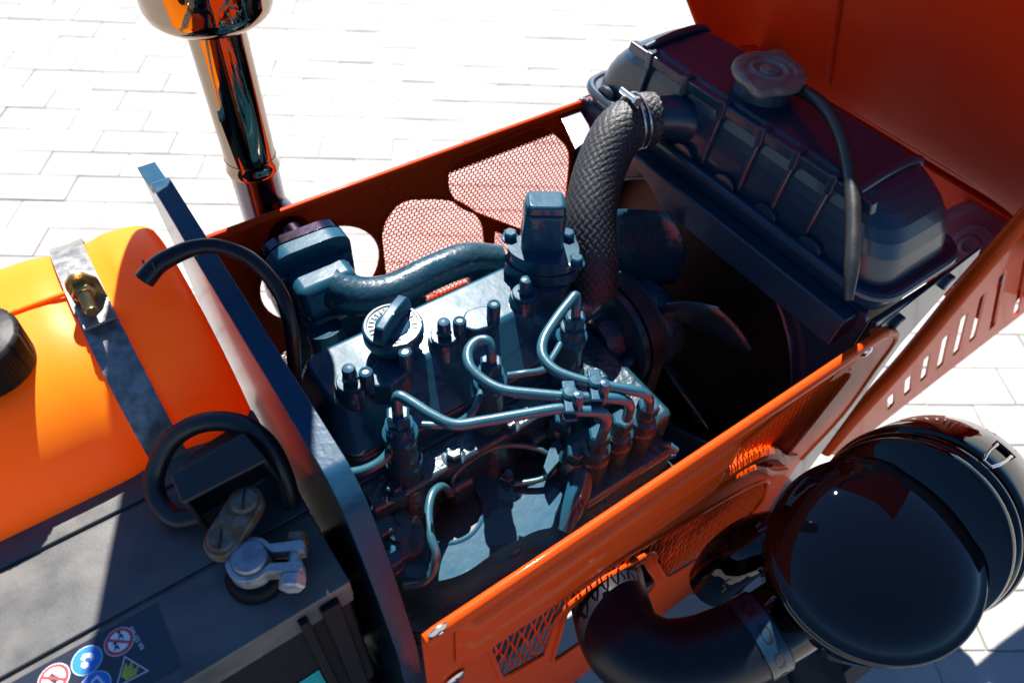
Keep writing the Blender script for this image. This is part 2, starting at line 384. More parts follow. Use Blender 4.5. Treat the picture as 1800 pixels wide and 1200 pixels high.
for p in ((-0.0007, -0.1970, 0.7960), (0.0109, -0.1950, 0.6675)):
    mb = MB(); mb.lathe([(.0085, 0), (.0085, .001), (.006, .0025), (0, .003)], p, (0, -1, 0), 20); sc_ = obj('screw', mb, 'steel', rp)
    m2 = MB(); m2.box((p[0] - .005, p[1] - .0038, p[2] - .0012), (p[0] + .005, p[1] - .0027, p[2] + .0012)); m2.box((p[0] - .0012, p[1] - .0038, p[2] - .005), (p[0] + .0012, p[1] - .0027, p[2] + .005)); obj('cross_recess', m2, 'steel', sc_)
mb = MB(); mb.prism([bolthole], 'y', YR - .0028, YR - .0005); obj('slot_recess', mb, 'orange_shaded', rp, .0008)
mb = MB(); mb.lathe([(.006, 0), (.006, .004), (.004, .006), (0, .0065)], (0.4067, -0.1960, 0.7870), (0, -1, 0), 20); obj('screw', mb, 'steel', rp)

# ---- far (left) panel
YL = .1936
lp = thing('side_panel', (.2, YL, .2), 'shaded orange side panel behind the engine, beside the chrome exhaust', 'side panel', 'orange engine side panels')
outerL = rpoly([(-.010, .800), (.430, .800), (.44, .74), (.44, .55), (.43, .20), (-.010, .20)], [.004, .02, .01, .02, .01, .01])
mA = rpoly([(.246, .775), (.262, .786), (.350, .790), (.372, .786), (.412, .742), (.418, .62), (.400, .606), (.335, .660), (.262, .722), (.247, .748)], [.012, .02, .02, .02, .02, .015, .02, .06, .03, .015])
mB = rpoly([(.166, .738), (.190, .764), (.255, .738), (.292, .692), (.298, .635), (.280, .60), (.165, .60)], [.02, .03, .03, .02, .01, .01, .01])
mC = rpoly([(.308, .67), (.322, .655), (.395, .585), (.395, .52), (.308, .53)], .01)
mD = rpoly([(.030, .622), (.145, .640), (.145, .52), (.030, .52)], .012)
hole = [(.098 + .066 * math.cos(2 * math.pi * k / 40), .706 + .060 * math.sin(2 * math.pi * k / 40)) for k in range(40)]
mb = MB(); mb.prism([outerL, mA, mB, mC, mD, hole], 'y', YL, YL + .0016); shL = obj('sheet', mb, 'orange_shaded', lp)
for pl in (mA, mB, mC, mD): obj('mesh_opening_trim', rim(pl, YL - .0004, .0018), 'orange_shaded', shL)
obj('exhaust_cutout_trim', rim(hole, YL, .0022), 'orange_shaded', shL)
for pl in (mA, mB, mC, mD):
    o = obj('mesh_grille', perforated(pl, YL + .001, .0008, .0056, .0052, bar=.15), 'orange_shaded', lp); o['kind'] = 'stuff'
mb = MB(); lipL = [(YL - .003, .796), (YL - .0022, .8000), (YL, .8012), (YL + .003, .800), (YL + .0042, .795), (YL + .004, .775), (YL + .0016, .770)]
mb.sweep(None, [(x, lipL) for x in (-.010, .05, .15, .25, .35, .430)]); obj('rolled_lip', mb, 'orange_shaded', lp, smooth=60)
mb = MB(); mb.sweep(None, [(x, [(YL - .0005, .755), (YL - .003, .753), (YL - .0035, .748), (YL - .0005, .745)]) for x in (.0, .04)])
for i, (x, z) in enumerate(((.182, .781), (.195, .776), (.175, .768))):
    m3 = MB(); m3.lathe([(.0035, 0), (.003, .0015), (0, .002)], (x, YL, z), (0, -1, 0), 14); obj('rivet', m3, 'orange_shaded', lp)

# ================================================================== EXHAUST STACK
EX, EY = .0710, .240
ex = thing('exhaust_stack', (EX, EY, .7), 'upright dark chrome exhaust pipe and silencer beyond the far panel', 'exhaust')
mb = MB(); mb.lathe([(.0215, .66), (.0215, .830), (.0225, .832)], (EX, EY, 0), (0, 0, 1), 64); obj('lower_pipe', mb, 'chrome_low', ex)
mb = MB(); mb.lathe([(.0205, .816), (.0232, .818), (.0238, .8205), (.0225, .824), (.0220, .83), (.0226, 1.02)], (EX, EY, 0), (0, 0, 1), 64); obj('upper_pipe', mb, 'chrome', ex)
mb = MB(); mb.lathe([(.022, .954), (.032, .956), (.042, .960), (.0465, .965), (.0482, .972), (.0482, .998), (.057, 1.005), (.066, 1.02), (.066, 1.60), (.03, 1.62)], (EX, EY, 0), (0, 0, 1), 72); obj('silencer', mb, 'chrome', ex)  # unseen upper body widened so that its shadow covers the battery
mb = MB(); mb.tube([(EX, EY, .72), (EX, EY, .68), (EX, EY - .02, .655), (EX, EY - .05, .65)], .0212, 32, 8); obj('pipe_elbow', mb, 'chrome_low', ex)

# ================================================================== FUEL TANK
tk = thing('fuel_tank', (-.2, .1, .62), 'bright orange plastic fuel tank left of the bulkhead', 'fuel tank')
TCY, TCZ = .104, .745
def tank_sec(k, n=64, grow=0):
    out = []
    for i in range(n):
        t = 2 * math.pi * i / n; c, s = math.cos(t), math.sin(t)
        e = .84
        y = (abs(c) ** e) * (1 if c > 0 else -1) * (.115 * k + grow); z = (abs(s) ** e) * (1 if s > 0 else -1) * (.126 * k + grow)
        out.append((TCY + y, TCZ + z))
    return out
st = [(-.50, .90), (-.495, .97), (-.47, 1), (-.30, 1.0), (-.125, 1.0), (-.112, .995), (-.107, .975), (-.074, .975), (-.069, .998), (-.062, 1.0), (-.048, .995), (-.038, .975), (-.032, .935), (-.029, .86)]
mb = MB(); n_ = 64; vs_ = []
for x, k in st: vs_ += [(x, y, z) for y, z in tank_sec(k)]
mb.add(vs_, [(i * n_ + k, i * n_ + (k + 1) % n_, (i + 1) * n_ + (k + 1) % n_, (i + 1) * n_ + k) for i in range(len(st) - 1) for k in range(n_)] + [tuple(range(n_)), tuple((len(st) - 1) * n_ + k for k in range(n_))])
tb = obj('tank_body', mb, 'tank', tk, smooth=60, subsurf=1)
mb = MB(); mb.tube([(-.49 + .0, TCY + .0, TCZ + .1265), (-.13, TCY, TCZ + .1265), (-.113, TCY, TCZ + .1255)], .0016, 8, 4); obj('mould_seam', mb, 'tank', tb)
cp = (-0.1567, 0.0709, 0.8920); cpv = Vector(cp)
mb = MB(); mb.lathe([(.022, -.040), (.022, -.016)], cpv, (0, 0, 1), 48); obj('filler_neck', mb, 'tank', tk)
def knurl(r, h, t): return r + (.0009 if int(t / (2 * math.pi) * 160) % 2 else 0) if r > .0255 and -.025 < h < -.0005 else r
mb = MB(); mb.lathe([(.0275, -.026), (.0275, -.0250), (.0275, -.0012), (.0268, 0), (.0252, .0010), (0, .0014)], cpv, (0, 0, 1), 160, wob=lambda r, h, t: knurl(r, h, t)); obj('filler_cap', mb, 'batt_side', tk)

# ================================================================== TANK STRAP
sp = thing('tank_strap', (-.09, .1, .87), 'worn steel strap clamped around the orange tank with a brass-coloured bolt', 'strap')
def strap_pts(a0, a1, n, g): 
    out = []
    for i in range(n + 1):
        t = R(a0 + (a1 - a0) * i / n); c, s = math.cos(t), math.sin(t); e = .84; k = .975
        out.append((TCY + (abs(c) ** e) * (1 if c > 0 else -1) * (.115 * k + g), TCZ + (abs(s) ** e) * (1 if s > 0 else -1) * (.126 * k + g)))
    return out
def strap_mesh(a0, a1, g):
    mb = MB(); n = 40; A = strap_pts(a0, a1, n, g); B = strap_pts(a0, a1, n, g + .0018); vs = []
    for (p, q) in zip(A, B): vs += [(-.1015, *p), (-.0795, *p), (-.0795, *q), (-.1015, *q)]
    mb.add(vs, [(i * 4 + k, i * 4 + (k + 1) % 4, (i + 1) * 4 + (k + 1) % 4, (i + 1) * 4 + k) for i in range(n) for k in range(4)] + [(0, 1, 2, 3), tuple(n * 4 + k for k in range(4))])
    return mb
obj('strap_band', strap_mesh(196, 92, .0006), 'strap', sp, smooth=40)
obj('strap_band', strap_mesh(-10, 98, .0028), 'strap', sp, smooth=40)
bz = .8715; by = .0860
brk = rpoly([(-.0985, bz - .001), (-.0985, bz + .021), (-.0925, bz + .026), (-.0865, bz + .0255), (-.0795, bz + .017), (-.0795, bz - .001)], [.001, .004, .003, .003, .002, .001])
mb = MB(); mb.prism([brk], 'y', by, by + .0022); obj('bracket', mb, 'zinc', sp, .0006)
mb = MB(); mb.box((-.1000, by - .022, bz - .0005), (-.0800, by + .0022, bz + .0016)); obj('bracket_foot', mb, 'strap', sp, .0005)
mb = MB(); mb.lathe([(.0042, 0)] + [(.0042 - (.0005 if i % 2 else 0), .0006 * i) for i in range(1, 46)] + [(.0036, .028), (0, .028)], (-.0905, by + .006, bz + .0125), (0, -1, 0), 20, cap=True); obj('bolt', mb, 'zinc', sp)
mb = MB(); hexprof(mb, (-.0905, by - .0002, bz + .0125), (0, -1, 0), .0074, .0055); obj('nut', mb, 'zinc', sp)

# ================================================================== BATTERY
ZB = .800
bt = thing('battery', (-.2, -.07, .58), 'dusty dark grey battery with hazard stickers in front of the orange tank', 'battery')
mb = MB()
def strip(y0, y1, x1=-.030, dz=0): mb.box((-.40, y0, ZB - .022), (x1, y1, ZB + dz))
strip(-.1440, -.0895); strip(-.0865, -.0245); strip(-.0215, .0060); mb.box((-.3995, -.1435, ZB - .03), (-.0305, .0055, ZB - .0025))
lid = obj('lid', mb, 'batt', bt, .0012)
mb = MB(); mb.box((-.398, -.142, .60), (-.032, .004, ZB - .028)); obj('case', mb, 'batt_side', bt, .003)
for i, (x, wd) in enumerate(((-.066, .006), (-.052, .012))):
    mb = MB(); mb.box((x, -.1490, .62), (x + wd, -.1420, ZB - .008)); obj('case_rib', mb, 'batt_side', bt, .0015)
mb = MB(); mb.box((-.40, .0060, ZB - .012), (-.168, .0105, ZB - .001)); obj('lid_edge', mb, 'batt', bt, .001)
for x in (-.158, -.150, -.108):
    mb = MB(); mb.box((x, .0060, ZB - .012), (x + .0035, .0100, ZB - .0005)); obj('lid_lug', mb, 'batt', bt, .0008)
PX, PY = (-0.0734, -0.1093, 0.8260)[:2]
mb = MB(); mb.lathe([(.0185, -.001), (.0185, .004), (.0165, .008), (.014, .0095), (.0115, .010)], (PX, PY, ZB), (0, 0, 1), 48); obj('post_collar', mb, 'batt_side', bt)
mb = MB(); mb.lathe([(.0112, .006), (.0100, .0262), (.0094, .027), (0, .0271)], (PX, PY, ZB), (0, 0, 1), 48); obj('post', mb, 'leadpost', bt)
# hazard label
LX0, LX1, LY0, LY1 = -.36, -.1285, -.1350, -.0925
mb = MB(); mb.box((LX0, LY0, ZB - .001), (LX1, LY1, ZB + .0004)); lb = obj('label', mb, 'navy', bt)
lz = ZB + .0004
def disc(c, r, mat, dz, name, seg=40):
    m = MB(); m.lathe([(r, 0), (r, .00012), (0, .00012)], (c[0], c[1], lz + dz), (0, 0, 1), seg); return obj(name, m, mat, lb)
def flat(poly, mat, dz, name):
    m = MB(); m.prism([poly], 'z', lz + dz, lz + dz + .00012); return obj(name, m, mat, lb, smooth=0)
def ngon(c, pts, s=1, rot=0):
    cr, sr = math.cos(rot), math.sin(rot); return [(c[0] + (x * cr - y * sr) * s, c[1] + (x * sr + y * cr) * s) for x, y in pts]
c1 = (-0.1525, -0.1031, 0.8004); c2 = (-0.1699, -0.1034, 0.8004); c3 = (-0.1869, -0.1032, 0.8004); c4 = (-0.1531, -0.1238, 0.8004); c5 = (-0.1698, -0.1195, 0.8004)
for c in (c1, c3):
    disc(c, .0080, 'white', .0001, 'sign_disc'); disc(c, .0076, 'red', .0003, 'sign_ring'); disc(c, .0058, 'white', .0005, 'sign_face')
    flat(ngon(c, [(-.006, -.0007), (.006, -.0007), (.006, .0007), (-.006, .0007)], 1, R(-38)), 'red', .0009, 'sign_bar')
for k, (dx, dy) in enumerate(((.0018, .0026), (-.0018, -.0024))):
    c = (c1[0] + dx, c1[1] + dy)
    flat(ngon(c, [(-.0010, .0010), (.0004, .0014), (.0012, -.0002), (.0022, -.0022), (.0012, -.0022), (.0002, -.0006), (-.0012, -.0024), (-.0020, -.0020), (-.0008, -.0002), (-.0020, .0004)], .8, R(-20)), 'ink', .0007, 'figure'); disc((c[0] - .0004, c[1] + .0024), .0009, 'ink', .0007, 'figure_head', 16)
flat(ngon(c3, [(-.002, -.003), (.002, -.003), (.0015, .003), (-.0015, .003)], 1, .5), 'ink', .0007, 'figure')
for c in (c2, c5): disc(c, .0080, 'white', .0001, 'sign_disc'); disc(c, .0076, 'blue', .0003, 'sign_face')
flat(ngon(c2, [(-.004, .001), (-.003, .0042), (.001, .005), (.004, .0035), (.0045, .0), (.003, -.001), (.0022, .001), (-.0005, .002), (-.0018, .0)],   .8, R(-25)), 'white', .0005, 'figure')
flat(ngon(c2, [(-.003, -.0016), (-.001, -.0006), (.0015, -.002), (.002, -.0045), (-.0005, -.0055), (-.0028, -.004)],   .8, R(-25)), 'white', .0005, 'figure')
flat(ngon(c5, [(-.004, -.004), (.0, .004), (.004, .004), (.004, -.004)], 1, .3), 'white', .0005, 'figure'); flat(ngon(c5, [(-.002, -.004), (.0005, .0025), (.0028, .0025), (.0028, -.004)], 1, .3), 'blue', .0007, 'figure_inset')
T1, T2, T3 = (-0.1524, -0.1124, 0.8004), (-0.1439, -0.1276, 0.8004), (-0.1611, -0.1265, 0.8004)
tc_ = [sum(t[k] for t in (T1, T2, T3)) / 3 for k in (0, 1)]
def scl(k): return [(tc_[0] + (t[0] - tc_[0]) * k, tc_[1] + (t[1] - tc_[1]) * k) for t in (T1, T2, T3)]
flat(scl(1), 'white', .0001, 'warning_triangle'); flat(scl(.88), 'navy', .0003, 'triangle_face')
base = (-0.1591, -0.1257, 0.8004); tip = (-0.1497, -0.1208, 0.8004); a0 = math.atan2(tip[1] - base[1], tip[0] - base[0])
for k in range(8):
    a = a0 + R(-26 + k * 7.5); d0, d1 = .0035, .0095 + .0012 * (k % 3)
    dx, dy = math.cos(a), math.sin(a)
    flat([(base[0] + dx * d0 - dy * .0002, base[1] + dy * d0 + dx * .0002), (base[0] + dx * d0 + dy * .0002, base[1] + dy * d0 - dx * .0002), (base[0] + dx * d1 + dy * .0004, base[1] + dy * d1 - dx * .0004), (base[0] + dx * d1 - dy * .0004, base[1] + dy * d1 + dx * .0004)], 'yellow', .0005, 'blast_ray')
def text(body, loc, size, rot, mat, parent):
    cu = bpy.data.curves.new('lettering', 'FONT'); cu.body = body; cu.size = size; cu.extrude = .00005; cu.materials.append(M[mat]); cu.align_x = 'CENTER'
    tmp = bpy.data.objects.new('lettering', cu); col.objects.link(tmp)
    dg = bpy.context.evaluated_depsgraph_get(); me = bpy.data.meshes.new_from_object(tmp.evaluated_get(dg)); bpy.data.objects.remove(tmp)
    o = bpy.data.objects.new('lettering', me); col.objects.link(o); o.location = loc; o.rotation_euler = rot; o.parent = parent; return o
p_ = (-0.1430, -0.1062, 0.8006)
text('RA 531 835', p_, .0033, (0, 0, R(98)), 'white', lb)
mb = MB(); tq = [(-0.0910, -0.1496, 0.7246), (-0.0783, -0.1496, 0.7291), (-0.0756, -0.1496, 0.7018), (-0.0824, -0.1496, 0.6897)]
mb = MB(); mb.prism([[(-.088, .630), (-.068, .630), (-.068, .692), (-.088, .692)]], 'y', -.1430, -.1424); obj('side_label', mb, 'teal', bt)

# ---- terminal clamp, link, boot and cable
tc = thing('battery_terminal', (PX, PY, ZB + .01), 'worn grey lead clamp bolted round the battery post', 'terminal')
zc0, zc1 = ZB + .0115, ZB + .0235
ring_o = []; 
aj = math.atan2((-0.0519, -0.1194, 0.8200)[1] - (-0.0730, -0.1073, 0.8200)[1], (-0.0519, -0.1194, 0.8200)[0] - (-0.0730, -0.1073, 0.8200)[0])   # jaws point this way
def rot2(p): return (PX + p[0] * math.cos(aj) - p[1] * math.sin(aj), PY + p[0] * math.sin(aj) + p[1] * math.cos(aj))
og = [(.0135 * math.cos(R(a)), .0135 * math.sin(R(a))) for a in range(40, 321, 14)]
ig = [(.0104 * math.cos(R(a)), .0104 * math.sin(R(a))) for a in range(320, 39, -14)]
body = og + [(.0165, -.0088), (.0285, -.0098), (.0305, -.0075), (.0300, -.0034), (.0115, -.0034)] + ig + [(.0115, .0034), (.0300, .0034), (.0305, .0078), (.0285, .0100), (.0165, .0090)]
mb = MB(); mb.prism([[rot2(p) for p in body]], 'z', zc0, zc1); obj('clamp', mb, 'lead', tc, .0012)
ja = (math.cos(aj + math.pi / 2), math.sin(aj + math.pi / 2), 0); bc = rot2((.0245, 0))
mb = MB(); mb.tube([Vector((*bc, (zc0 + zc1) / 2)) - Vector(ja) * .018, Vector((*bc, (zc0 + zc1) / 2)) + Vector(ja) * .016], .0040, 16, raw=True); cb_ = obj('clamp_bolt', mb, 'lead', tc)
p0 = Vector((*bc, (zc0 + zc1) / 2)) + Vector(ja) * .0102; mb = MB(); hexprof(mb, p0, ja, .0074, .006); obj('bolt_head', mb, 'rust', tc, label='rust-tinged square bolt head')
p0 = Vector((*bc, (zc0 + zc1) / 2)) - Vector(ja) * .0102; mb = MB(); hexprof(mb, p0, [-c for c in ja], .0076, .0075); obj('nut', mb, 'lead', tc)
lk0, lk1 = (-0.0820, -0.0921, 0.8280), (-0.0619, -0.0821, 0.8380)
mb = MB(); d_ = (Vector(lk1) - Vector(lk0)); d_.z = 0; d_.normalize(); nn = Vector((-d_.y, d_.x, 0))
pl = []
for k in range(13): a = math.pi * k / 12 - math.pi / 2; pl.append(Vector(lk1) + d_ * math.cos(a) * .0105 + nn * math.sin(a) * .0105)
for k in range(13): a = math.pi * k / 12 + math.pi / 2; pl.append(Vector(lk0) + d_ * math.cos(a) * .0105 + nn * math.sin(a) * .0105)
mb.hull([p - Vector((0, 0, .0085)) for p in pl], pl); obj('cable_lug', mb, 'rust', tc, .0012)
for q in (lk0, lk1):
    mb = MB(); mb.lathe([(.0080, 0), (.0080, .0016), (.0070, .0024), (0, .0026)], q, (0, 0, 1), 28); sc_ = obj('lug_screw', mb, 'rust', tc)
    m2 = MB(); m2.cb = None; m2.box((-.0065, -.0007, .0020), (.0065, .0007, .0030), Matrix.Translation(q) @ Matrix.Rotation(R(62), 4, 'Z')); obj('slot', m2, 'black_matt', sc_)
bo = thing('terminal_boot', (-0.0690, -0.0522, 0.8200), 'black rubber boot hooding the battery cable lug', 'boot')
# hollow square boot, open towards the camera
B0 = [(-0.0901, -0.0632, 0.8680), (-0.0411, -0.0612, 0.8680), (-0.0382, -0.0654, 0.8150), (-0.0984, -0.0663, 0.8150)]
q = [(-0.0902, -0.0606, 0.8660), (-0.0921, -0.0645, 0.8420), (-0.1019, -0.0656, 0.8060), (-0.0437, -0.0753, 0.8060), (-0.0390, -0.0632, 0.8420), (-0.0474, -0.0527, 0.8660)]
tl, tm, bl_, br_, trm, tr = [Vector(p) for p in q]
back = Vector((-.022, .040, -.002)) * .0
yb = Vector((.002, .050, -.004))
mb = MB()
roof_f = [(-0.0918, -0.0725, 0.8520), (-0.0405, -0.0720, 0.8520)]; roof_b = [(-0.0910, -0.0528, 0.8540), (-0.0450, -0.0479, 0.8540)]
rf0, rf1, rb0, rb1 = [Vector(p) for p in (roof_f[0], roof_f[1], roof_b[0], roof_b[1])]
low0, low1 = Vector((rf0.x + .004, rf0.y - .003, ZB + .002)), Vector((rf1.x + .006, rf1.y - .002, ZB + .002))
lowb0, lowb1 = Vector((rb0.x, rb0.y, ZB + .002)), Vector((rb1.x + .004, rb1.y, ZB + .002))
tz = Vector((0, 0, .004)); 
def slab(mb, a, b, c, d, n, t):
    n = Vector(n).normalized() * t; mb.hull([a, b, c, d], [a + n, b + n, c + n, d + n])
slab(mb, rf0, rf1, rb1, rb0, (0, 0, -1), .004)
slab(mb, rf0, rb0, lowb0, low0, (rf1 - rf0), .0035)
slab(mb, rf1, rb1, lowb1, low1, (rf0 - rf1), .0035)
slab(mb, rb0, rb1, lowb1, lowb0, (rf0 - rb0), .0035)
obj('hood', mb, 'rubber', bo, .0016)
mb = MB(); ra_, rb_ = Vector((-0.0786, -0.0372, 0.8420)), Vector((-0.0498, -0.0316, 0.8420)); 
mb.hull([ra_ + Vector((0, 0, -.012)), rb_ + Vector((0, 0, -.012)), rb1 + Vector((0, 0, -.012)), rb0 + Vector((0, 0, -.012))], [ra_, rb_, rb1 + Vector((0, 0, -.003)), rb0 + Vector((0, 0, -.003))]); obj('rear_step', mb, 'rubber', bo, .002)
cbp = [(-0.0878, -0.0604, 0.8120), (-0.1006, -0.0550, 0.8120), (-0.1056, -0.0383, 0.8140), (-0.1009, -0.0253, 0.8220), (-0.0839, -0.0187, 0.8380), (-0.0634, -0.0239, 0.8480), (-0.0450, -0.0369, 0.8480), (-0.0355, -0.0529, 0.8380), (-0.0351, -0.0685, 0.8180), (-0.0389, -0.0775, 0.7900), (-0.0439, -0.0859, 0.7400), (-0.0472, -0.0874, 0.6600)]
mb = MB(); mb.tube(cbp, .0062, 18, 12); cb = obj('battery_cable', mb, 'rubber'); tag(cb, 'thick black cable looping over the battery into its rubber boot', 'cable')
# breather hose with a wire clip over the bulkhead
vh = thing('breather_hose', (0.0004, 0.0778, 0.8800), 'black breather hose arching over the bulkhead above the tank', 'hose')
hp = [(-0.0553, 0.0746, 0.8840), (-0.0453, 0.0760, 0.8900), (-0.0351, 0.0760, 0.8930), (-0.0199, 0.0767, 0.8930), (-0.0053, 0.0702, 0.8920), (0.0084, 0.0530, 0.8880), (0.0162, 0.0352, 0.8720), (0.0149, 0.0205, 0.8550), (0.0096, 0.0121, 0.8300), (0.0038, 0.0177, 0.7800), (-0.0001, 0.0291, 0.7300)]
mb = MB(); mb.tube(hp, [.0068, .0062, .0060, .0055, .005, .005, .005, .005, .005, .005, .005], 18, 10); obj('hose', mb, 'rubber_shiny', vh)
mb = MB(); mb.tube([(-0.0510, 0.0833, 0.8920), (-0.0520, 0.0740, 0.8900), (-0.0513, 0.0733, 0.8840)], .0008, 6, 4); obj('wire_clip', mb, 'rubber', vh)
mb = MB(); mb.tube([(-0.0468, 0.0721, 0.8970), (-0.0467, 0.0696, 0.8930)], .0008, 6, 2); obj('wire_clip', mb, 'rubber', vh)
mb = MB(); mb.box((-.001, .108, .715), (.010, .124, .765)); obj('hose_clip', mb, 'rubber', vh, .002)

# ================================================================== ENGINE
en = thing('engine', (.15, 0, .36), 'dark blue-green painted diesel engine with injector pipes in the open bay', 'engine')
mb = MB(); mb.box((.012, -.080, .34), (.262, .085, .625)); obj('block', mb, 'cast', en, .006)
mb = MB(); mb.box((.016, -.068, .625), (.258, .075, .712)); hd = obj('cylinder_head', mb, 'cast', en, .004)
mb = MB(); mb.box((.012, -.072, .622), (.262, .079, .6275)); obj('head_gasket', mb, 'steel', en)
for x in (.040, .095, .150, .205):
    bolt(en, 'head_bolt', (x, -.060, .712), (0, 0, 1), .007, .008, 'cast', .010)
# block side: sloping pump ledge with two round recesses
mb = MB()
lg = [(.004, -.082), (.262, -.082), (.262, -.108), (.215, -.158), (.150, -.150), (.105, -.140), (.060, -.142), (.020, -.128), (.004, -.118)]
ZL = .668
led_out = rpoly([(.004, -.030), (.262, -.030), (.262, -.100)] + [p[:2] for p in ((0.1864, -0.1417, 0.6680), (0.1589, -0.1488, 0.6680), (0.1272, -0.1350, 0.6680), (0.1075, -0.1340, 0.6680), (0.0888, -0.1321, 0.6680), (0.0574, -0.1340, 0.6680), (0.0334, -0.1256, 0.6680), (0.0194, -0.1096, 0.6680))] + [(.004, -.100)], [.004, .004, .02, .02, .02, .02, .01, .01, .02, .02, .02, .02])
h1 = (0.0770, -0.0774, 0.6680); h2 = (0.1571, -0.0725, 0.6680)
def circ(c, r, n=36): return [(c[0] + r * math.cos(2 * math.pi * k / n), c[1] + r * math.sin(2 * math.pi * k / n)) for k in range(n)]
mb = MB(); mb.prism([led_out, circ(h1, .029), circ(h2, .024)], 'z', .600, ZL); led = obj('pump_ledge', mb, 'engine', en, .010, 4)
for c, r in ((h1, .0285), (h2, .0235)):
    mb = MB(); mb.tube([(c[0] + (r + .003) * math.cos(2 * math.pi * k / 40), c[1] + (r + .003) * math.sin(2 * math.pi * k / 40), ZL - .0006) for k in range(41)], .0018, 8, raw=True, cap=False); obj('plug_rim', mb, 'engine', en)
    mb = MB(); mb.lathe([(r, -.003), (r - .001, -.034), (r - .004, -.037), (0, -.037)], (c[0], c[1], ZL), (0, 0, 1), 40); cv = obj('core_plug', mb, 'black_matt', en)
    m2 = MB(); m2.lathe([(.0055, -.037), (.0055, -.026), (.0048, -.0255), (.003, -.0255), (.003, -.029), (0, -.029)], (c[0] + .006, c[1] + .004, ZL), (0, 0, 1), 20); obj('socket_screw', m2, 'black', cv)
mb = MB(); mb.prism([[(p[0], p[1]) for p in rpoly([(.0, -.10), (.262, -.10), (.265, -.112), (.215, -.164), (.135, -.152), (.098, -.145), (.052, -.152), (.016, -.136), (.0, -.122)], .02)]], 'z', .590, .606); obj('ledge_flange', mb, 'cast', en, .002)
mb = MB(); mb.box((.004, -.135, .36), (.262, -.08, .588)); obj('crankcase', mb, 'cast', en, .012)
for q in ((0.1101, -0.1287, 0.6400), (0.1336, -0.1255, 0.6400), (0.0334, -0.1067, 0.6000)): bolt(en, 'flange_bolt', q, (0, 0, 1), .0075, .008, 'engine', .010)
mb = MB(); mb.lathe([(.010, 0), (.010, .012), (.008, .014), (0, .014)], (0.1652, -0.1288, 0.6200), (.2, -.6, .7), 20); obj('dipstick_boss', mb, 'engine', en)
# raised foundry marks on the block side shelf, too worn to read
mb = MB(); q = Vector((0.0998, -0.0449, 0.6880))
for k in range(6):
    mt = Matrix.Translation(q + Vector((k * .0105, -.0008 * k, 0))) @ Matrix.Rotation(R(8), 4, 'X')
    mb.box((-.003, -.0045, 0), (-.0018, .0045, .0016), mt); mb.box((-.003, .0034 - (k % 3) * .0034, 0), (.003, .0045 - (k % 3) * .0034, .0016), mt)
    if k % 2: mb.box((.0018, -.0045, 0), (.003, .0045, .0016), mt)
o = obj('foundry_marks', mb, 'cast', hd, smooth=0); o['kind'] = 'stuff'
# small clutter along the head/block side (brackets, studs, banjo fittings)
for x in (.055, .138, .222):        # rounded pillars of the casting below each injector
    mb = MB(); mb.lathe([(.024, .0), (.022, .012), (.019, .03), (.017, .05)], (x, -.058, .655), (0, .12, 1), 28); obj('head_pillar', mb, 'cast', en)
    mb = MB(); mb.box((x + .028, -.078, .660), (x + .052, -.060, .690)); obj('head_pad', mb, 'cast', en, .006)
for k in (0, 3, 6):
    x = .028 + .033 * k
    mb = MB(); hexprof(mb, (x + .008, -.083, .668), (0, -.1, 1), .006, .008); mb.lathe([(.0035, .006), (.0035, .014), (0, .0145)], (x + .008, -.083, .668), (0, -.1, 1), 12); obj('stud_nut', mb, 'cast', en)
for q, rr, hh in (((0.0205, -0.0695, 0.6800), .011, .016), ((0.0157, -0.0939, 0.6720), .009, .014), ((0.0364, -0.0723, 0.6820), .007, .012), ((0.0263, -0.0491, 0.6900), .010, .010), ((0.0671, -0.0479, 0.6900), .008, .012), ((0.1942, -0.0776, 0.7000), .008, .014), ((0.1874, -0.1074, 0.6950), .009, .012)):
    m = MB(); m.lathe([(rr * 1.5, -.02), (rr * 1.4, -.004), (rr * 1.1, 0)], q, (0, -.15, 1), 24); bs_ = obj('casting_boss', m, 'cast', en)
    m = MB(); hexprof(m, q, (0, -.15, 1), rr, hh); obj('boss_plug', m, 'engine', bs_)
for pts, rr in (([(0.0139, -0.0530, 0.6900), (0.0332, -0.0413, 0.6900), (0.0533, -0.0387, 0.6900), (0.0678, -0.0449, 0.6700), (0.0654, -0.0569, 0.6500)], .004), ([(0.1491, -0.0511, 0.6900), (0.1640, -0.0508, 0.7000), (0.1805, -0.0580, 0.7000), (0.1947, -0.0702, 0.6900), (0.2043, -0.0755, 0.6600)], .0032), ([(0.2174, -0.1248, 0.6300), (0.2303, -0.1252, 0.6500), (0.2517, -0.1286, 0.6500), (0.2814, -0.1226, 0.6400)], .0038)):
    m = MB(); m.tube(pts, rr, 12, 8); obj('fuel_line', m, 'cast', en)
mb = MB(); mb.lathe([(.020, -.05), (.024, -.045), (.024, .02), (.020, .026), (.010, .028), (.010, .036), (0, .037)], (0.0305, -0.0743, 0.6550), (0, -.2, 1), 36); obj('lift_pump', mb, 'cast', en)
mb = MB(); rib_ = [(0.1487, -0.1436, 0.6600), (0.1703, -0.1335, 0.6720), (0.1880, -0.1176, 0.6800), (0.1933, -0.1009, 0.6900)]; mb.tube(rib_, [.010, .012, .012, .008], 16, 8); obj('casting_web', mb, 'engine', en)
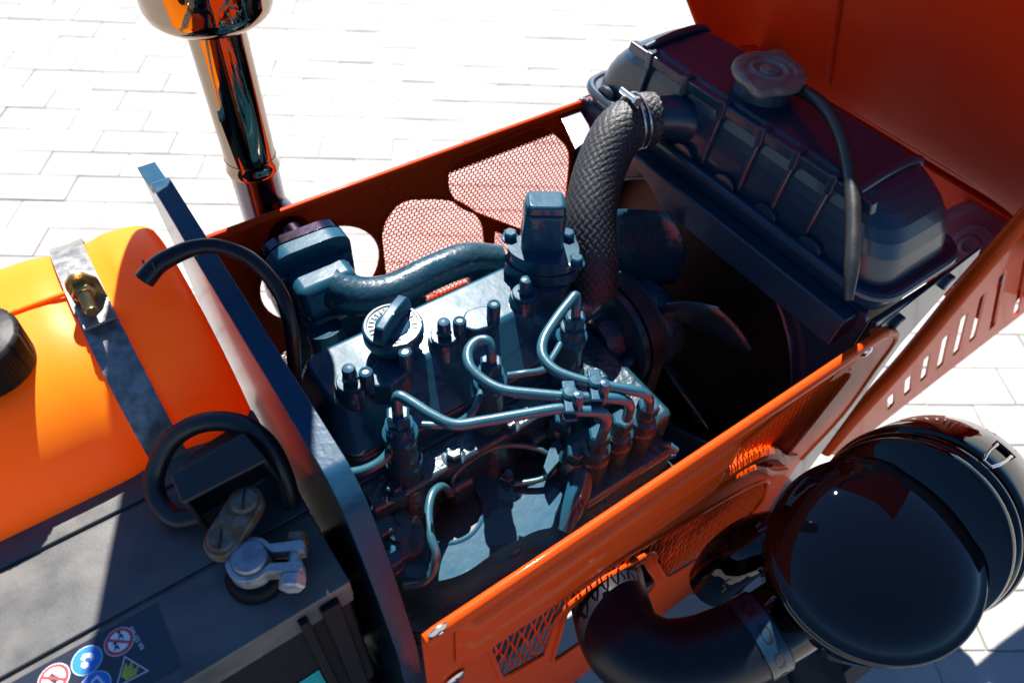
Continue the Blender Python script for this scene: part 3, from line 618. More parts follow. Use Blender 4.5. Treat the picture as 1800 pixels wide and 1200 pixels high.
# valve cover
VC = .772
mb = MB()
bot_ = rpoly([(.024, -.036), (.238, -.036), (.246, .0), (.246, .052), (.232, .066), (.020, .066), (.012, .052), (.012, -.02)], [.012, .02, .02, .02, .012, .012, .012, .012])
topv = rpoly([(.034, .000), (.218, .000), (.236, .018), (.234, .044), (.222, .052), (.030, .052), (.024, .044), (.024, .0)], [.008, .012, .012, .01, .01, .008, .008, .008])
mb.hull([(x, y, .712) for x, y in bot_], [(x, y, .735) for x, y in bot_])
mb.hull([(x, y, .735) for x, y in bot_], [(x, y, VC) for x, y in topv]); vc = obj('valve_cover', mb, 'engine', en, .004, 3)
mb = MB(); mb.prism([rpoly([(.006, -.042), (.246, -.042), (.252, .072), (.006, .072)], .012)], 'z', .708, .716); obj('cover_flange', mb, 'engine', vc, .0015)
nA, nB, nC = (.043, .003), (.127, .004), (.210, .007)
for (x, y) in (nA, nB, nC):
    mb = MB(); mb.lathe([(.0150, -.030), (.0135, .0), (.0125, .003), (.0120, .005)], (x, y, VC + .004), (0, 0, 1), 36); o_ = obj('stud_boss', mb, 'engine', vc)
    mb = MB(); mb.lathe([(.0112, 0), (.0112, .0022), (.0104, .003), (.0066, .003), (.0066, .0012), (0, .0012)], (x, y, VC + .009), (0, 0, 1), 36); obj('washer', mb, 'engine', vc)
    mb = MB(); hexprof(mb, (x, y, VC + .010), (0, 0, 1), .0064, .010); mb.lathe([(.0053, .008), (.0053, .0155), (.0046, .0172), (.002, .0178), (0, .0179)], (x, y, VC + .010), (0, 0, 1), 24); obj('cap_nut', mb, 'engine', vc)
def ear(pts, zt, name):
    m = MB(); pp = rpoly([(p[0], p[1]) for p in pts], .005); cx = sum(p[0] for p in pp) / len(pp); cy = sum(p[1] for p in pp) / len(pp)
    m.hull([(cx + (x - cx) * 1.12, cy + (y - cy) * 1.12, zt - .045) for x, y in pp], [(x, y, zt) for x, y in pp]); return obj(name, m, 'engine', vc, .002, 3)
ear([(0.0520, -0.0012, 0.7820), (0.0695, 0.0113, 0.7820), (0.0827, 0.0097, 0.7820), (0.0930, -0.0011, 0.7820), (0.0868, -0.0118, 0.7820), (0.0683, -0.0162, 0.7820), (0.0544, -0.0104, 0.7820)], .782, 'rocker_boss')
ear([(0.1433, 0.0063, 0.7820), (0.1564, 0.0181, 0.7820), (0.1729, 0.0154, 0.7820), (0.1806, 0.0028, 0.7820), (0.1670, -0.0088, 0.7820), (0.1505, -0.0056, 0.7820)], .782, 'rocker_boss')
for q in ((0.0526, -0.0058, 0.7960), (0.0860, -0.0064, 0.7980), (0.1409, 0.0026, 0.7920), (0.1701, -0.0032, 0.8000)):
    m = MB(); m.lathe([(.0056, -.022), (.0056, .0), (.0050, .0015), (.0030, .0022), (.0026, .0014), (0, .0014)], q, (0, 0, 1), 24); obj('rocker_screw', m, 'engine', vc)
# oil filler cap with grip bar
oc = Vector((0.0906, 0.0208, 0.8020))
mb = MB(); mb.lathe([(.020, -.034), (.0195, -.012), (.0205, -.010)], oc, (0, 0, 1), 40); obj('filler_neck', mb, 'engine', vc)
oil = MB(); oil.lathe([(.0225, -.014), (.0240, -.012), (.0242, -.003), (.0232, -.0008), (.0222, 0), (.0205, 0), (.0200, -.0010), (.0140, -.0010), (.0130, 0), (.0124, .0004), (0, .0002)], oc, (0, 0, 1), 64)
oilcap = obj('oil_filler_cap', oil, 'engine', en)
ga = Vector((0.1067, 0.0304, 0.8100)) - Vector((0.0742, 0.0094, 0.8100)); ga.z = 0; ga.normalize(); gn = Vector((-ga.y, ga.x, 0))
mb = MB(); sec = []
for t, hh, wd in ((-.0235, .006, .0042), (-.019, .0150, .0048), (-.006, .0162, .0050), (.006, .0162, .0050), (.019, .0140, .0046), (.0245, .006, .0038)):
    c = oc + ga * t; sec.append([c - gn * wd * 1.25, c + gn * wd * 1.25, c + gn * wd * .8 + Vector((0, 0, hh)), c - gn * wd * .8 + Vector((0, 0, hh))])
mb.add([p for s_ in sec for p in s_], [(i * 4 + k, i * 4 + (k + 1) % 4, (i + 1) * 4 + (k + 1) % 4, (i + 1) * 4 + k) for i in range(5) for k in range(4)] + [(0, 1, 2, 3), (20, 21, 22, 23)]); obj('grip_bar', mb, 'engine', oilcap, .0015, 3)
mb = MB()
for k in range(26):
    a = 2 * math.pi * k / 26
    if abs(math.sin(a - math.atan2(ga.y, ga.x))) < .35: continue
    mt = Matrix.Translation(oc + Vector((math.cos(a) * .0168, math.sin(a) * .0168, -.001))) @ Matrix.Rotation(a, 4, 'Z')
    mb.box((-.0022, -.0003, 0), (.0022, .0003, .0009), mt); sgn = (-1) ** k
    mb.box((-.0003 + sgn * .0012, -.0012, 0), (.0003 + sgn * .0012, .0012, .0009), mt)
    if k % 3 == 0: mb.box((-.0022, -.0014, 0), (-.0016, .0010, .0009), mt)
o = obj('raised_lettering', mb, 'engine', oilcap, smooth=0); o['kind'] = 'stuff'
# thermostat housing
th = (.246, .030)
mb = MB(); mb.lathe([(.030, 0), (.028, .045), (.030, .062)], (th[0], th[1], .712), (0, 0, 1), 40); obj('thermostat_housing', mb, 'engine', en)
f_ = [(.046, R(150)), (.030, R(95)), (.033, R(40)), (.040, R(-10)), (.042, R(-62)), (.030, R(-110)), (.032, R(-160))]
mb = MB(); fpts = rpoly([(th[0] + r * math.cos(a) * .88, th[1] + r * math.sin(a) * .88) for r, a in f_], .014)
mb.prism([fpts], 'z', .775, .7865); fl_ = obj('thermostat_flange', mb, 'engine', en, .002)
mb = MB(); mb.prism([rpoly([(th[0] + (x - th[0]) * .96, th[1] + (y - th[1]) * .96) for x, y in fpts[::3]], .01)], 'z', .7875, .801); obj('water_outlet', mb, 'engine', en, .003)
for q in ((0.2273, 0.0557, 0.8040), (0.2707, 0.0289, 0.8040), (0.2573, -0.0003, 0.8000)):
    bolt(en, 'flange_bolt', (q[0], q[1], .800), (0, 0, 1), .0062, .0075, 'engine', .008)
tb0, tb1 = Vector((th[0] + .001, th[1] + .006, .80)), .849
mb = MB(); a_ = R(-33)
def rbx(hx, hy, z): return [(tb0.x + x * math.cos(a_) - y * math.sin(a_), tb0.y + x * math.sin(a_) + y * math.cos(a_), z) for x, y in rpoly([(-hx, -hy), (hx, -hy), (hx, hy), (-hx, hy)], .0065, 4)]
mb.hull(rbx(.0185, .0140, .798), rbx(.0180, .0136, .840)); mb.hull(rbx(.0180, .0136, .840), rbx(.0158, .0114, tb1)); obj('sender_block', mb, 'engine', en, .003, 4)
mb = MB(); mb.tube([(th[0] + .015, th[1] - .01, .735), (.272, .008, .732), (.284, .004, .738), (.288, .004, .750)], [.020, .020, .0195, .019], 28, 6); obj('outlet_pipe', mb, 'engine', en)
# exhaust manifold
mb = MB()
mp = [(0.2172, 0.0533, 0.7650), (0.1925, 0.0629, 0.7700), (0.1628, 0.0731, 0.7700), (0.1332, 0.0824, 0.7680), (0.1055, 0.0939, 0.7660), (0.0887, 0.1155, 0.7650), (0.0780, 0.1390, 0.7650)]
mp = [(.238, .085, .745), (.205, .092, .755), (.165, .092, .758), (.125, .090, .758), (.098, .098, .760), (.080, .115, .765)]
mb.tube(mp, [.014, .0165, .0165, .0165, .018, .020], 24, 8); mf = obj('exhaust_manifold', mb, 'cast', en)
for x in (.058, .140, .222):
    mb = MB(); mb.tube([(x, .060, .690), (x, .082, .715), (x, .092, .748)], [.020, .018, .016], 20, 6); obj('manifold_branch', mb, 'cast', mf)
mb = MB()
el = [[(0.0514, 0.1228, 0.7350), (0.0720, 0.0477, 0.7350), (0.1050, 0.0887, 0.7350), (0.0806, 0.1550, 0.7350)]]
s0 = [(.050, .085, .680), (.100, .085, .680), (.104, .118, .690), (.046, .118, .690)]
s1 = [(.048, .098, .750), (.102, .098, .750), (.104, .135, .748), (.046, .135, .748)]
s2 = [(.047, .105, .783), (.103, .105, .783), (.103, .150, .783), (.047, .150, .783)]
mb.hull([Vector(p) for p in s0], [Vector(p) for p in s1]); mb.hull([Vector(p) for p in s1], [Vector(p) for p in s2]); obj('outlet_duct', mb, 'engine', mf, .009, 3)
mb = MB(); mb.prism([rpoly([(.036, .740), (.112, .740), (.112, .794), (.098, .800), (.050, .800), (.036, .790)], [.008, .008, .01, .008, .008, .01])], 'y', .138, .152); obj('outlet_flange', mb, 'engine', mf, .003, 3)
mb = MB(); mb.prism([rpoly([(.038, .668), (.060, .668), (.060, .745), (.038, .745)], .010)], 'y', .130, .152); obj('flange_foot', mb, 'cast', mf, .003)
mb = MB(); mb.prism([rpoly([(.036, .740), (.112, .740), (.112, .794), (.098, .800), (.050, .800), (.036, .790)], .008)], 'y', .154, .164); obj('pipe_flange', mb, 'chrome_low', mf, .002)
mb = MB(); mb.tube([(.076, .160, .770), (.076, .205, .770), (.0765, .236, .765)], .0205, 28, 6); obj('pipe_stub', mb, 'chrome_low', mf)
for q in ((.044, .776), (.044, .752), (.104, .776)): bolt(mf, 'flange_bolt', (q[0], .138, q[1]), (0, -1, 0), .006, .006, 'engine')
# injectors, injection pipes, delivery valves
inj = [(.055, -.050), (.138, -.047), (.222, -.045)]
for (x, y) in inj:
    mb = MB(); mb.lathe([(.0150, -.105), (.0150, -.062), (.0125, -.060), (.0125, -.034), (.0135, -.032), (.0135, -.024), (.0105, -.022), (.0105, -.012), (.0075, -.011)], (x, y, .795), (0, 0, 1), 32); ij = obj('injector', mb, 'engine', en)
    mb = MB(); hexprof(mb, (x, y, .784), (0, 0, 1), .0092, .0125, .0015); obj('union_nut', mb, 'engine', ij)
    mb = MB(); hexprof(mb, (x, y, .762), (0, 0, 1), .0118, .008, .001); obj('banjo_nut', mb, 'engine', ij)
pipes = [
 [(.055, -.050, .788), (.055, -.050, .803), (0.0577, -0.0480, 0.8120), (0.0626, -0.0570, 0.8120), (0.0700, -0.0739, 0.8100), (0.0799, -0.0878, 0.8080), (0.0984, -0.0957, 0.8070), (0.1256, -0.1058, 0.8060), (0.1512, -0.1158, 0.8050), (0.1631, -0.1243, 0.8030), (0.1752, -0.1309, 0.8000), (0.1808, -0.1349, 0.7930), (0.1821, -0.1351, 0.7800), (0.1879, -0.1296, 0.7500)],
 [(.138, -.047, .788), (.138, -.047, .803), (0.1390, -0.0406, 0.8120), (0.1318, -0.0360, 0.8120), (0.1214, -0.0402, 0.8110), (0.1153, -0.0520, 0.8100), (0.1177, -0.0666, 0.8080), (0.1254, -0.0811, 0.8070), (0.1429, -0.0958, 0.8060), (0.1628, -0.1109, 0.8050), (0.1844, -0.1244, 0.8030), (0.1978, -0.1316, 0.7990), (0.2042, -0.1344, 0.7900), (0.2126, -0.1300, 0.7600)],
 [(.222, -.045, .788), (.222, -.045, .803), (0.2248, -0.0391, 0.8120), (0.2155, -0.0421, 0.8120), (0.1974, -0.0496, 0.8110), (0.1771, -0.0604, 0.8100), (0.1673, -0.0723, 0.8090), (0.1673, -0.0874, 0.8080), (0.1755, -0.1012, 0.8070), (0.1870, -0.1140, 0.8060), (0.2030, -0.1281, 0.8040), (0.2135, -0.1352, 0.8000), (0.2207, -0.1377, 0.7900), (0.2333, -0.1326, 0.7600)]]
for k, p in enumerate(pipes):
    mb = MB(); mb.tube(p, .0041, 14, 10); obj('injection_pipe', mb, 'pipe', en)
for q, e in (((0.1608, -0.1131, 0.8070), 22), ((0.1830, -0.1153, 0.8070), 24)):
    m = MB(); mt = Matrix.Translation(q) @ Matrix.Rotation(R(-32), 4, 'Z')
    m.box((-.005, -.016, -.007), (.005, .012, -.0035), mt); m.box((-.005, -.016, .0035), (.005, .012, .0062), mt); obj('pipe_clip', m, 'engine', en, .0015)
    m = MB(); m.lathe([(.0042, -.010), (.0042, .010), (.0034, .0125), (0, .013)], Vector(q) + Vector((0, -.009, .003)), (0, 0, 1), 16); m.lathe([(.006, .004), (.006, .008), (.0045, .0095), (0, .0096)], q, (0, 0, 1), 16); obj('clip_screw', m, 'engine', en)
pump_c = [(0.2016, -0.1165, 0.7150), (0.2275, -0.1159, 0.7150), (0.2559, -0.1170, 0.7150)]
pmx = [p[0] for p in pump_c]; pmy = sum(p[1] for p in pump_c) / 3
mb = MB(); mb.box((min(pmx) - .03, pmy - .028, .56), (max(pmx) + .025, pmy + .028, .672)); pump = obj('injection_pump', mb, 'cast', en, .006)
mb = MB(); mb.box((min(pmx) - .038, pmy - .036, .630), (max(pmx) + .03, pmy + .034, .640)); obj('pump_flange', mb, 'cast', pump, .002)
for p in pump_c:
    mb = MB(); mb.lathe([(.014, -.045), (.014, -.02), (.0125, -.018), (.0125, -.006), (.0085, -.004), (.0085, .004)], p, (0, 0, 1), 28); dv = obj('delivery_valve', mb, 'cast', pump)
    mb = MB(); hexprof(mb, (p[0], p[1], p[2] + .004), (0, 0, 1), .0098, .012, .0014); obj('union_nut', mb, 'engine', dv)
# leak-off and feed pipes
lk = [[(0.0706, -0.0560, 0.7750), (0.0795, -0.0625, 0.7750), (0.0934, -0.0658, 0.7700), (0.1054, -0.0678, 0.7750), (0.1192, -0.0592, 0.7750), (0.1336, -0.0442, 0.7680)],
      [(0.1506, -0.0534, 0.7750), (0.1607, -0.0599, 0.7780), (0.1776, -0.0640, 0.7750), (0.1920, -0.0567, 0.7720), (0.2083, -0.0473, 0.7700)],
      [(0.0114, -0.0441, 0.7420), (0.0221, -0.0498, 0.7450), (0.0348, -0.0519, 0.7480), (0.0463, -0.0493, 0.7520), (0.0510, -0.0474, 0.7600)]]
for k, p in enumerate(lk): mb = MB(); mb.tube(p, .0030 if k != 2 else .0042, 12, 8); obj('leak_off_pipe', mb, 'pipe', en)
fp = [(0.0822, -0.0750, 0.6900), (0.0738, -0.0741, 0.7040), (0.0623, -0.0794, 0.7100), (0.0513, -0.0926, 0.7100), (0.0438, -0.1092, 0.7080), (0.0408, -0.1205, 0.7020), (0.0339, -0.1261, 0.6900), (0.0249, -0.1254, 0.6820), (0.0135, -0.1182, 0.6760)]
mb = MB(); mb.tube(fp, .0036, 14, 10); obj('feed_pipe', mb, 'pipe', en)
mb = MB(); mb.tube([(0.0860, -0.0699, 0.6900), (0.0910, -0.0684, 0.7000), (0.1094, -0.0659, 0.7040), (0.1259, -0.0668, 0.7040), (0.1449, -0.0696, 0.6980), (0.1634, -0.0785, 0.6900), (0.1749, -0.0914, 0.6840), (0.1710, -0.1030, 0.6800), (0.1566, -0.1022, 0.6760), (0.1366, -0.0923, 0.6730)], .0026, 12, 8); obj('glow_plug_wire', mb, 'pipe', en)
mb = MB(); mb.lathe([(.006, 0), (.006, .012), (.0035, .014), (.0035, .022), (0, .0225)], (0.0846, -0.0690, 0.6720), (-.1, -.2, 1), 16); obj('feed_union', mb, 'black_matt', en)
mb = MB(); mb.tube([(0.2854, -0.1327, 0.6400), (0.2742, -0.1323, 0.6600), (0.2769, -0.1356, 0.6700), (0.2828, -0.1431, 0.6650)], .004, 12, 6); obj('stop_lever', mb, 'pipe', en)
mb = MB(); lv = [(0.2895, -0.0969, 0.6550), (0.2879, -0.1190, 0.6550), (0.2864, -0.1441, 0.6550), (0.2731, -0.1390, 0.6550)]; mb.hull([Vector(p) - Vector((0, 0, .006)) for p in lv], [Vector(p) for p in lv]); obj('governor_plate', mb, 'engine', en, .001)
mb = MB(); tg = [(0.1818, -0.0830, 0.6900), (0.1899, -0.0848, 0.6900), (0.1823, -0.1005, 0.6900), (0.1582, -0.1079, 0.6900), (0.1602, -0.0994, 0.6900)]; mb.hull([Vector(p) - Vector((0, 0, .012)) for p in tg], [Vector(p) for p in tg]); obj('pump_bracket', mb, 'engine', en, .001)
# timing case, water pump, pulley
mb = MB(); mb.box((.258, -.125, .36), (.290, .10, .70)); obj('timing_case', mb, 'cast', en, .008)
mb = MB(); mb.lathe([(.034, 0), (.034, .020), (.022, .026), (.022, .05)], (.288, -.006, .676), (1, 0, 0), 40); wp = obj('water_pump', mb, 'cast', en)
mb = MB(); mb.lathe([(.016, .020), (.052, .021), (.058, .023), (.058, .030), (.050, .037), (.050, .043), (.058, .050), (.058, .054), (.052, .056), (.02, .057)], (.288, -.006, .676), (1, 0, 0), 56); obj('fan_pulley', mb, 'cast', wp)
bl = [(-.006 + .056 * math.sin(R(k)), .676 + .056 * math.cos(R(k))) for k in range(-95, 96, 10)] + [(-.006 + .06 * math.sin(R(k)), .42 + .06 * math.cos(R(k))) for k in range(100, 261, 10)]
bo_ = [(y * 1.0, z) for y, z in bl]; mb = MB(); nb = len(bl)
for (y, z) in bl:
    c = Vector((y + .006, z - (.676 if z > .55 else .42))).normalized() * .004; mb.v += [(.322, y - c.x, z - c.y), (.334, y - c.x, z - c.y), (.336, y + c.x, z + c.y), (.320, y + c.x, z + c.y)]
mb.f += [(i * 4 + k, i * 4 + (k + 1) % 4, ((i + 1) % nb) * 4 + (k + 1) % 4, ((i + 1) % nb) * 4 + k) for i in range(nb) for k in range(4)]
obj('fan_belt', mb, 'rubber', en)
mb = MB(); mb.lathe([(0, -.002), (.030, 0), (.042, .006), (.046, .02), (.046, .075), (.040, .082), (.02, .085)], (.235, .128, .60), (1, 0, 0), 40); al = obj('dynamo', mb, 'cast', en)
for k in range(5):
    a = 2 * math.pi * k / 5; m = MB(); m.lathe([(.005, 0), (.005, .05), (0, .051)], (.262, -.006 + .05 * math.cos(a), .655 + .04 * math.sin(a)), (1, 0, 0), 12); obj('case_stud', m, 'engine', en)
mb = MB(); mb.tube([(0.0289, 0.0962, 0.7000), (0.0363, 0.0939, 0.7100), (0.0460, 0.0892, 0.7150), (0.0533, 0.0829, 0.7100), (0.0583, 0.0734, 0.7000)], .0045, 12, 8); obj('lifting_eye', mb, 'engine', en)
mb = MB(); rp_ = [(0.0216, 0.0545, 0.7150), (0.0437, 0.0844, 0.7150), (0.0679, 0.0883, 0.7150), (0.0867, 0.0803, 0.7150), (0.0629, 0.0349, 0.7150), (0.0283, 0.0089, 0.7150)]; mb.hull([Vector(p) - Vector((0, 0, .05)) for p in rp_], [Vector(p) for p in rp_]); obj('rear_cover', mb, 'engine', en, .006)

# ================================================================== COOLING FAN
FX, FY, FZ, FR = .372, -.006, .660, .126
fan = thing('cooling_fan', (FX, FY, FZ), 'dark cooling fan between engine pulley and radiator shroud', 'fan')
mb = MB(); mb.lathe([(.020, -.030), (.046, -.028), (.050, -.02), (.050, .004), (.044, .012), (0, .014)], (FX, FY, FZ), (1, 0, 0), 48); obj('hub', mb, 'cast', fan)
for k in range(5):
    a = 2 * math.pi * k / 5 + R(68); mb = MB(); vs = []; nr = 9
    for i in range(nr):
        r = .042 + (FR - .042) * i / (nr - 1); tw = R(46 - 20 * i / (nr - 1)); ch_ = .024 + .020 * math.sin(math.pi * min(1, i / (nr - 1) * .8 + .1))
        for s_ in (-1, -.5, 0, .5, 1):
            u = s_ * ch_; camb = .004 * (1 - s_ * s_); dx = u * math.sin(tw) + camb; dt = u * math.cos(tw)
            ca_, sa_ = math.cos(a), math.sin(a); vs.append((FX + dx, FY + r * ca_ - dt * sa_, FZ + r * sa_ + dt * ca_))
    mb.add(vs, [(i * 5 + j, i * 5 + j + 1, (i + 1) * 5 + j + 1, (i + 1) * 5 + j) for i in range(nr - 1) for j in range(4)]); obj('blade', mb, 'cast', fan, solid=.002, smooth=60)

# ================================================================== RADIATOR
ra = thing('radiator', (.48, 0, .34), 'glossy navy radiator with ribbed top tank at the front of the bay', 'radiator')
mb = MB(); mb.box((.445, -.172, .36), (.510, .180, .812)); core = obj('core', mb, 'black_matt', ra)
for k in range(60):
    pass
def tank_loop(x0, x1, y0, y1, r): return rpoly([(x0, y0), (x1, y0), (x1, y1), (x0, y1)], r, 7)
mb = MB()
lv_ = [(z, tank_loop(.424 + .30 * i_, .534 - .38 * i_, -.178 + i_, .190 - i_, .030 + .1 * i_)) for z, i_ in ((.822, 0), (.834, .003), (.846, .007), (.857, .013), (.866, .020), (.874, .029), (.880, .037), (.8845, .046), (.8865, .054), (.887, .060))]
for (za, la), (zb, lb2) in zip(lv_[:-1], lv_[1:]):
    o0 = len(mb.v); n = len(la); mb.v += [(x, y, za) for x, y in la] + [(x, y, zb) for x, y in lb2]
    mb.f += [(o0 + i, o0 + (i + 1) % n, o0 + n + (i + 1) % n, o0 + n + i) for i in range(n)]
n = len(lv_[-1][1]); o0 = len(mb.v); mb.v += [(x, y, lv_[-1][0]) for x, y in lv_[-1][1]]; mb.f.append(tuple(range(o0, o0 + n)))
tt = obj('top_tank', mb, 'rad', ra, smooth=70, subsurf=1)
mb = MB(); lp_ = tank_loop(.417, .540, -.184, .196, .030); mb.tube([(x, y, .820) for x, y in lp_] + [(lp_[0][0], lp_[0][1], .820)], .0052, 10, raw=True, cap=False); obj('header_seam', mb, 'rad', ra)
mb = MB(); mb.prism([tank_loop(.419, .538, -.182, .194, .030)], 'z', .802, .823); obj('header_rail', mb, 'rad', ra, .003)
# raised crimp rail along the rear top edge, with clips
mb = MB(); mb.hull([(.4285, -.140, .876), (.436, -.140, .876), (.436, .150, .876), (.4285, .150, .876)], [(.4275, -.137, .887), (.436, -.137, .887), (.436, .147, .887), (.4275, .147, .887)]); obj('crimp_rail', mb, 'rad', tt, .002)
for y in (.118, .070, .022, -.024, -.062, -.100):
    mb = MB(); mb.box((.4258, y - .0035, .872), (.4375, y + .0035, .8895)); obj('crimp_clip', mb, 'rad', tt, .0015)
    mb = MB(); mb.tube([(.4285, y, .872), (.4250, y, .850), (.4235, y, .826)], [.0022, .0026, .0022], 10, 6); obj('tank_rib', mb, 'rad', tt)
for y in (.16, .10, .045, -.01, -.06, -.11):
    mb = MB(); mb.prism([[(y + .012 * math.cos(R(a)), .8235 + .010 * math.sin(R(a))) for a in range(0, 181, 18)]], 'x', .4185, .4225); obj('seam_tab', mb, 'rad', ra, .001)
for y in (-.12, .13):
    mb = MB(); mb.tube([(.432, y, .886), (.470, y, .8905), (.512, y, .886), (.526, y, .862)], .004, 12, 6); obj('top_bead', mb, 'rad', tt)
# filler neck and cap
ncx, ncy = .4745, .0185
mb = MB(); mb.lathe([(.028, .880), (.026, .890), (.025, .902), (.028, .906)], (ncx, ncy, 0), (0, 0, 1), 40); obj('filler_neck', mb, 'rad', ra)
cap = MB(); seg = 72
def capr(r, h, t):
    e = max(0, math.cos(2 * (t - R(28)))) ** 8
    return (r + (.0090 * e if r > .030 else 0)) * .93
cap.lathe([(r * 1.10, h * .72) for r, h in [(.0285, .000), (.0315, .001), (.0325, .004), (.0320, .008), (.0300, .0105), (.0265, .0115), (.0225, .0112), (.0205, .0090), (.0190, .0092), (.0160, .0120), (.0140, .0118), (.0115, .0085), (.0095, .0085), (.0080, .0115), (.0045, .0120), (.003, .0135), (0, .0138)]], (ncx, ncy, .9010), (0, 0, 1), seg, wob=capr)
rc = obj('radiator_cap', cap, 'capmetal', ra, smooth=30)
# inlet pipe
mb = MB(); mb.tube([(.440, .060, .846), (.425, .066, .850), (.405, .074, .852), (.385, .080, .851)], [.0235, .0205, .0185, .0175], 30, 6); obj('inlet_pipe', mb, 'rad', ra)
# shroud with round opening
hole_s = [(FY + .162 * math.cos(2 * math.pi * k / 48), FZ + .160 * math.sin(2 * math.pi * k / 48) - .02) for k in range(48)]
mb = MB(); mb.prism([rpoly([(-.184, .36), (.196, .36), (.196, .806), (-.184, .806)], .01), hole_s], 'x', .418, .422); obj('fan_shroud', mb, 'rad', ra)
mb = MB(); ring = [(FY + .162 * math.cos(2 * math.pi * k / 48), FZ - .02 + .160 * math.sin(2 * math.pi * k / 48)) for k in range(49)]
vs = [(.421, y, z) for y, z in ring] + [(.409, FY + (y - FY) * 1.0, z) for y, z in ring]; mb.add(vs, [(i, i + 1, 49 + i + 1, 49 + i) for i in range(48)]); obj('shroud_ring', mb, 'rad', ra, solid=.0025, smooth=60)
mb = MB(); mb.hull([(.395, -.175, .775), (.4175, -.175, .775), (.4175, .03, .775), (.395, .03, .775)], [(.400, -.175, .804), (.4175, -.175, .804), (.4175, .10, .804), (.400, .10, .804)]); obj('shroud_lip', mb, 'rad', ra, .002)
for sgn, yy in ((-1, -.186), (1, .198)):
    mb = MB(); mb.box((.425, yy - .003, .36), (.535, yy + .003, .80)); obj('side_channel', mb, 'rad', ra, .002)
mb = MB(); mb.box((.4195, .165, .40), (.5300, .203, .800)); obj('side_tank', mb, 'rad', ra, .004)
# strap from the far panel to the radiator
mb = MB(); a1, a2, a3, a4 = [Vector(p) for p in ((0.3909, 0.1996, 0.7940), (0.4170, 0.2008, 0.7940), (0.4017, 0.1477, 0.7900), (0.3691, 0.1393, 0.7900))]
mb.hull([p - Vector((0, 0, .002)) for p in (a1, a2, a3, a4)], [a1, a2, a3, a4]); st_ = obj('radiator_stay', mb, 'steel', None, .0006); tag(st_, 'short bright steel stay from the far panel to the radiator', 'bracket')
# right-hand mount plate with bolt heads
mp_ = thing('radiator_mount', (.50, -.19, .62), 'pale edge-lit mounting plate bolted below the radiator tank, near the bonnet', 'mount')
mb = MB(); pl_ = [(.436, .792), (.560, .818), (.568, .806), (.498, .628), (.488, .632)]; mb.prism([pl_], 'y', -.1900, -.1875); obj('plate', mb, 'rad', mp_, .0008)
for (x, z) in ((.462, .782), (.520, .800)): bolt(mp_, 'bolt', (x, -.1900, z), (0, -1, 0), .0075, .006, 'rad')

# ================================================================== HOSES ON THE RADIATOR
rh = thing('radiator_hose', (.30, .03, .75), 'thick black textile-braided radiator hose bending down to the thermostat', 'hose')
def braid(s, t):
    a = s / .0038; b = t / (2 * math.pi) * 42
    u, v_ = (a + b) / 2, (a - b) / 2
    w1 = abs(math.sin(math.pi * u)); w2 = abs(math.sin(math.pi * v_)); over = (int(math.floor(u)) + int(math.floor(v_))) % 2
    return .0010 * (w1 if over else w2) ** .7 - .0004
path = [(.402, .075, .851), (.388, .080, .851), (.362, .079, .845), (.332, .064, .823), (.308, .042, .800), (.296, .022, .778), (.292, .010, .760), (.288, .004, .742)]
mb = MB(); mb.tube(path, .0235, 168, 34, disp=braid); obj('hose', mb, 'braid', rh, smooth=60)
def wire_ring(c, ax, r, wr, off=0):
    a, u, v_ = frame(ax); c = Vector(c); m = MB(); m.tube([c + a * off + (u * math.cos(2 * math.pi * k / 32) + v_ * math.sin(2 * math.pi * k / 32)) * r for k in range(33)], wr, 8, raw=True); return m
cax = (-.9, .2, -.05); cc = (.384, .0805, .851)
for off in (-.003, .003): obj('wire_clip', wire_ring(cc, cax, .0256, .0012, off), 'steel', rh)
tp = Vector(cc) + Vector((-.008, .006, .026)); mb = MB(); mb.lathe([(.0028, -.013), (.0028, .013), (0, .013)], tp, (.15, .8, -.1), 12); hexprof(mb, tp + Vector((.15, .8, -.1)).normalized() * -.015, (.15, .8, -.1), .0045, .005); obj('clip_screw', mb, 'steel', rh)
ov = [(0.4898, 0.0057, 0.8950), (0.4830, -0.0195, 0.9020), (0.4721, -0.0487, 0.9050), (0.4545, -0.0811, 0.9000), (0.4289, -0.1156, 0.8880), (0.4081, -0.1401, 0.8750), (0.3887, -0.1612, 0.8600), (0.3753, -0.1766, 0.8450)]
mb = MB(); mb.tube(ov, [.0058] * 7 + [.0030], 16, 10); oh = obj('overflow_hose', mb, 'rubber'); tag(oh, 'thin black overflow hose drooping from the radiator cap over the ribbed tank', 'hose')

# ================================================================== OPEN BONNET
bn = thing('bonnet', (.85, 0, .42), 'orange bonnet tipped forward beyond the radiator, inside in shade', 'bonnet')
def crown(x, z, half=.205, drop=.020, n=15):   # cross section across the tractor, bulging outwards
    return [(x, z, half * (2 * i / (n - 1) - 1)) for i in range(n)]
bp_ = [(.530, 1.18), (.565, 1.11), (.640, .960), (.715, .810), (.745, .752), (.760, .744), (.790, .733), (.850, .690), (.915, .640), (.965, .585), (.985, .52)]
mb = MB(); ny = 25; vs = []
for i, (x, z) in enumerate(bp_):
    for j in range(ny):
        s_ = 2 * j / (ny - 1) - 1; y = (.232 + (1.25 * min(.07, max(0, z - .80)) - .30 * max(0, z - .95) if s_ > 0 else .16 * max(0, z - .80))) * s_; e = abs(s_) ** 6
        vs.append((x - .055 * e * (1 if i < 5 else .5), y, z - .030 * e * (1 if i < 5 else .6)))
mb.add(vs, [(i * ny + j, i * ny + j + 1, (i + 1) * ny + j + 1, (i + 1) * ny + j) for i in range(len(bp_) - 1) for j in range(ny - 1)]); obj('shell', mb, 'bonnet', bn, solid=.002, smooth=60, subsurf=1)
mb = MB(); mb.tube([(.752, y, .756) for y in (-.22, -.1, 0, .1, .22)], .006, 10, 4); obj('cross_stiffener', mb, 'bonnet', bn)
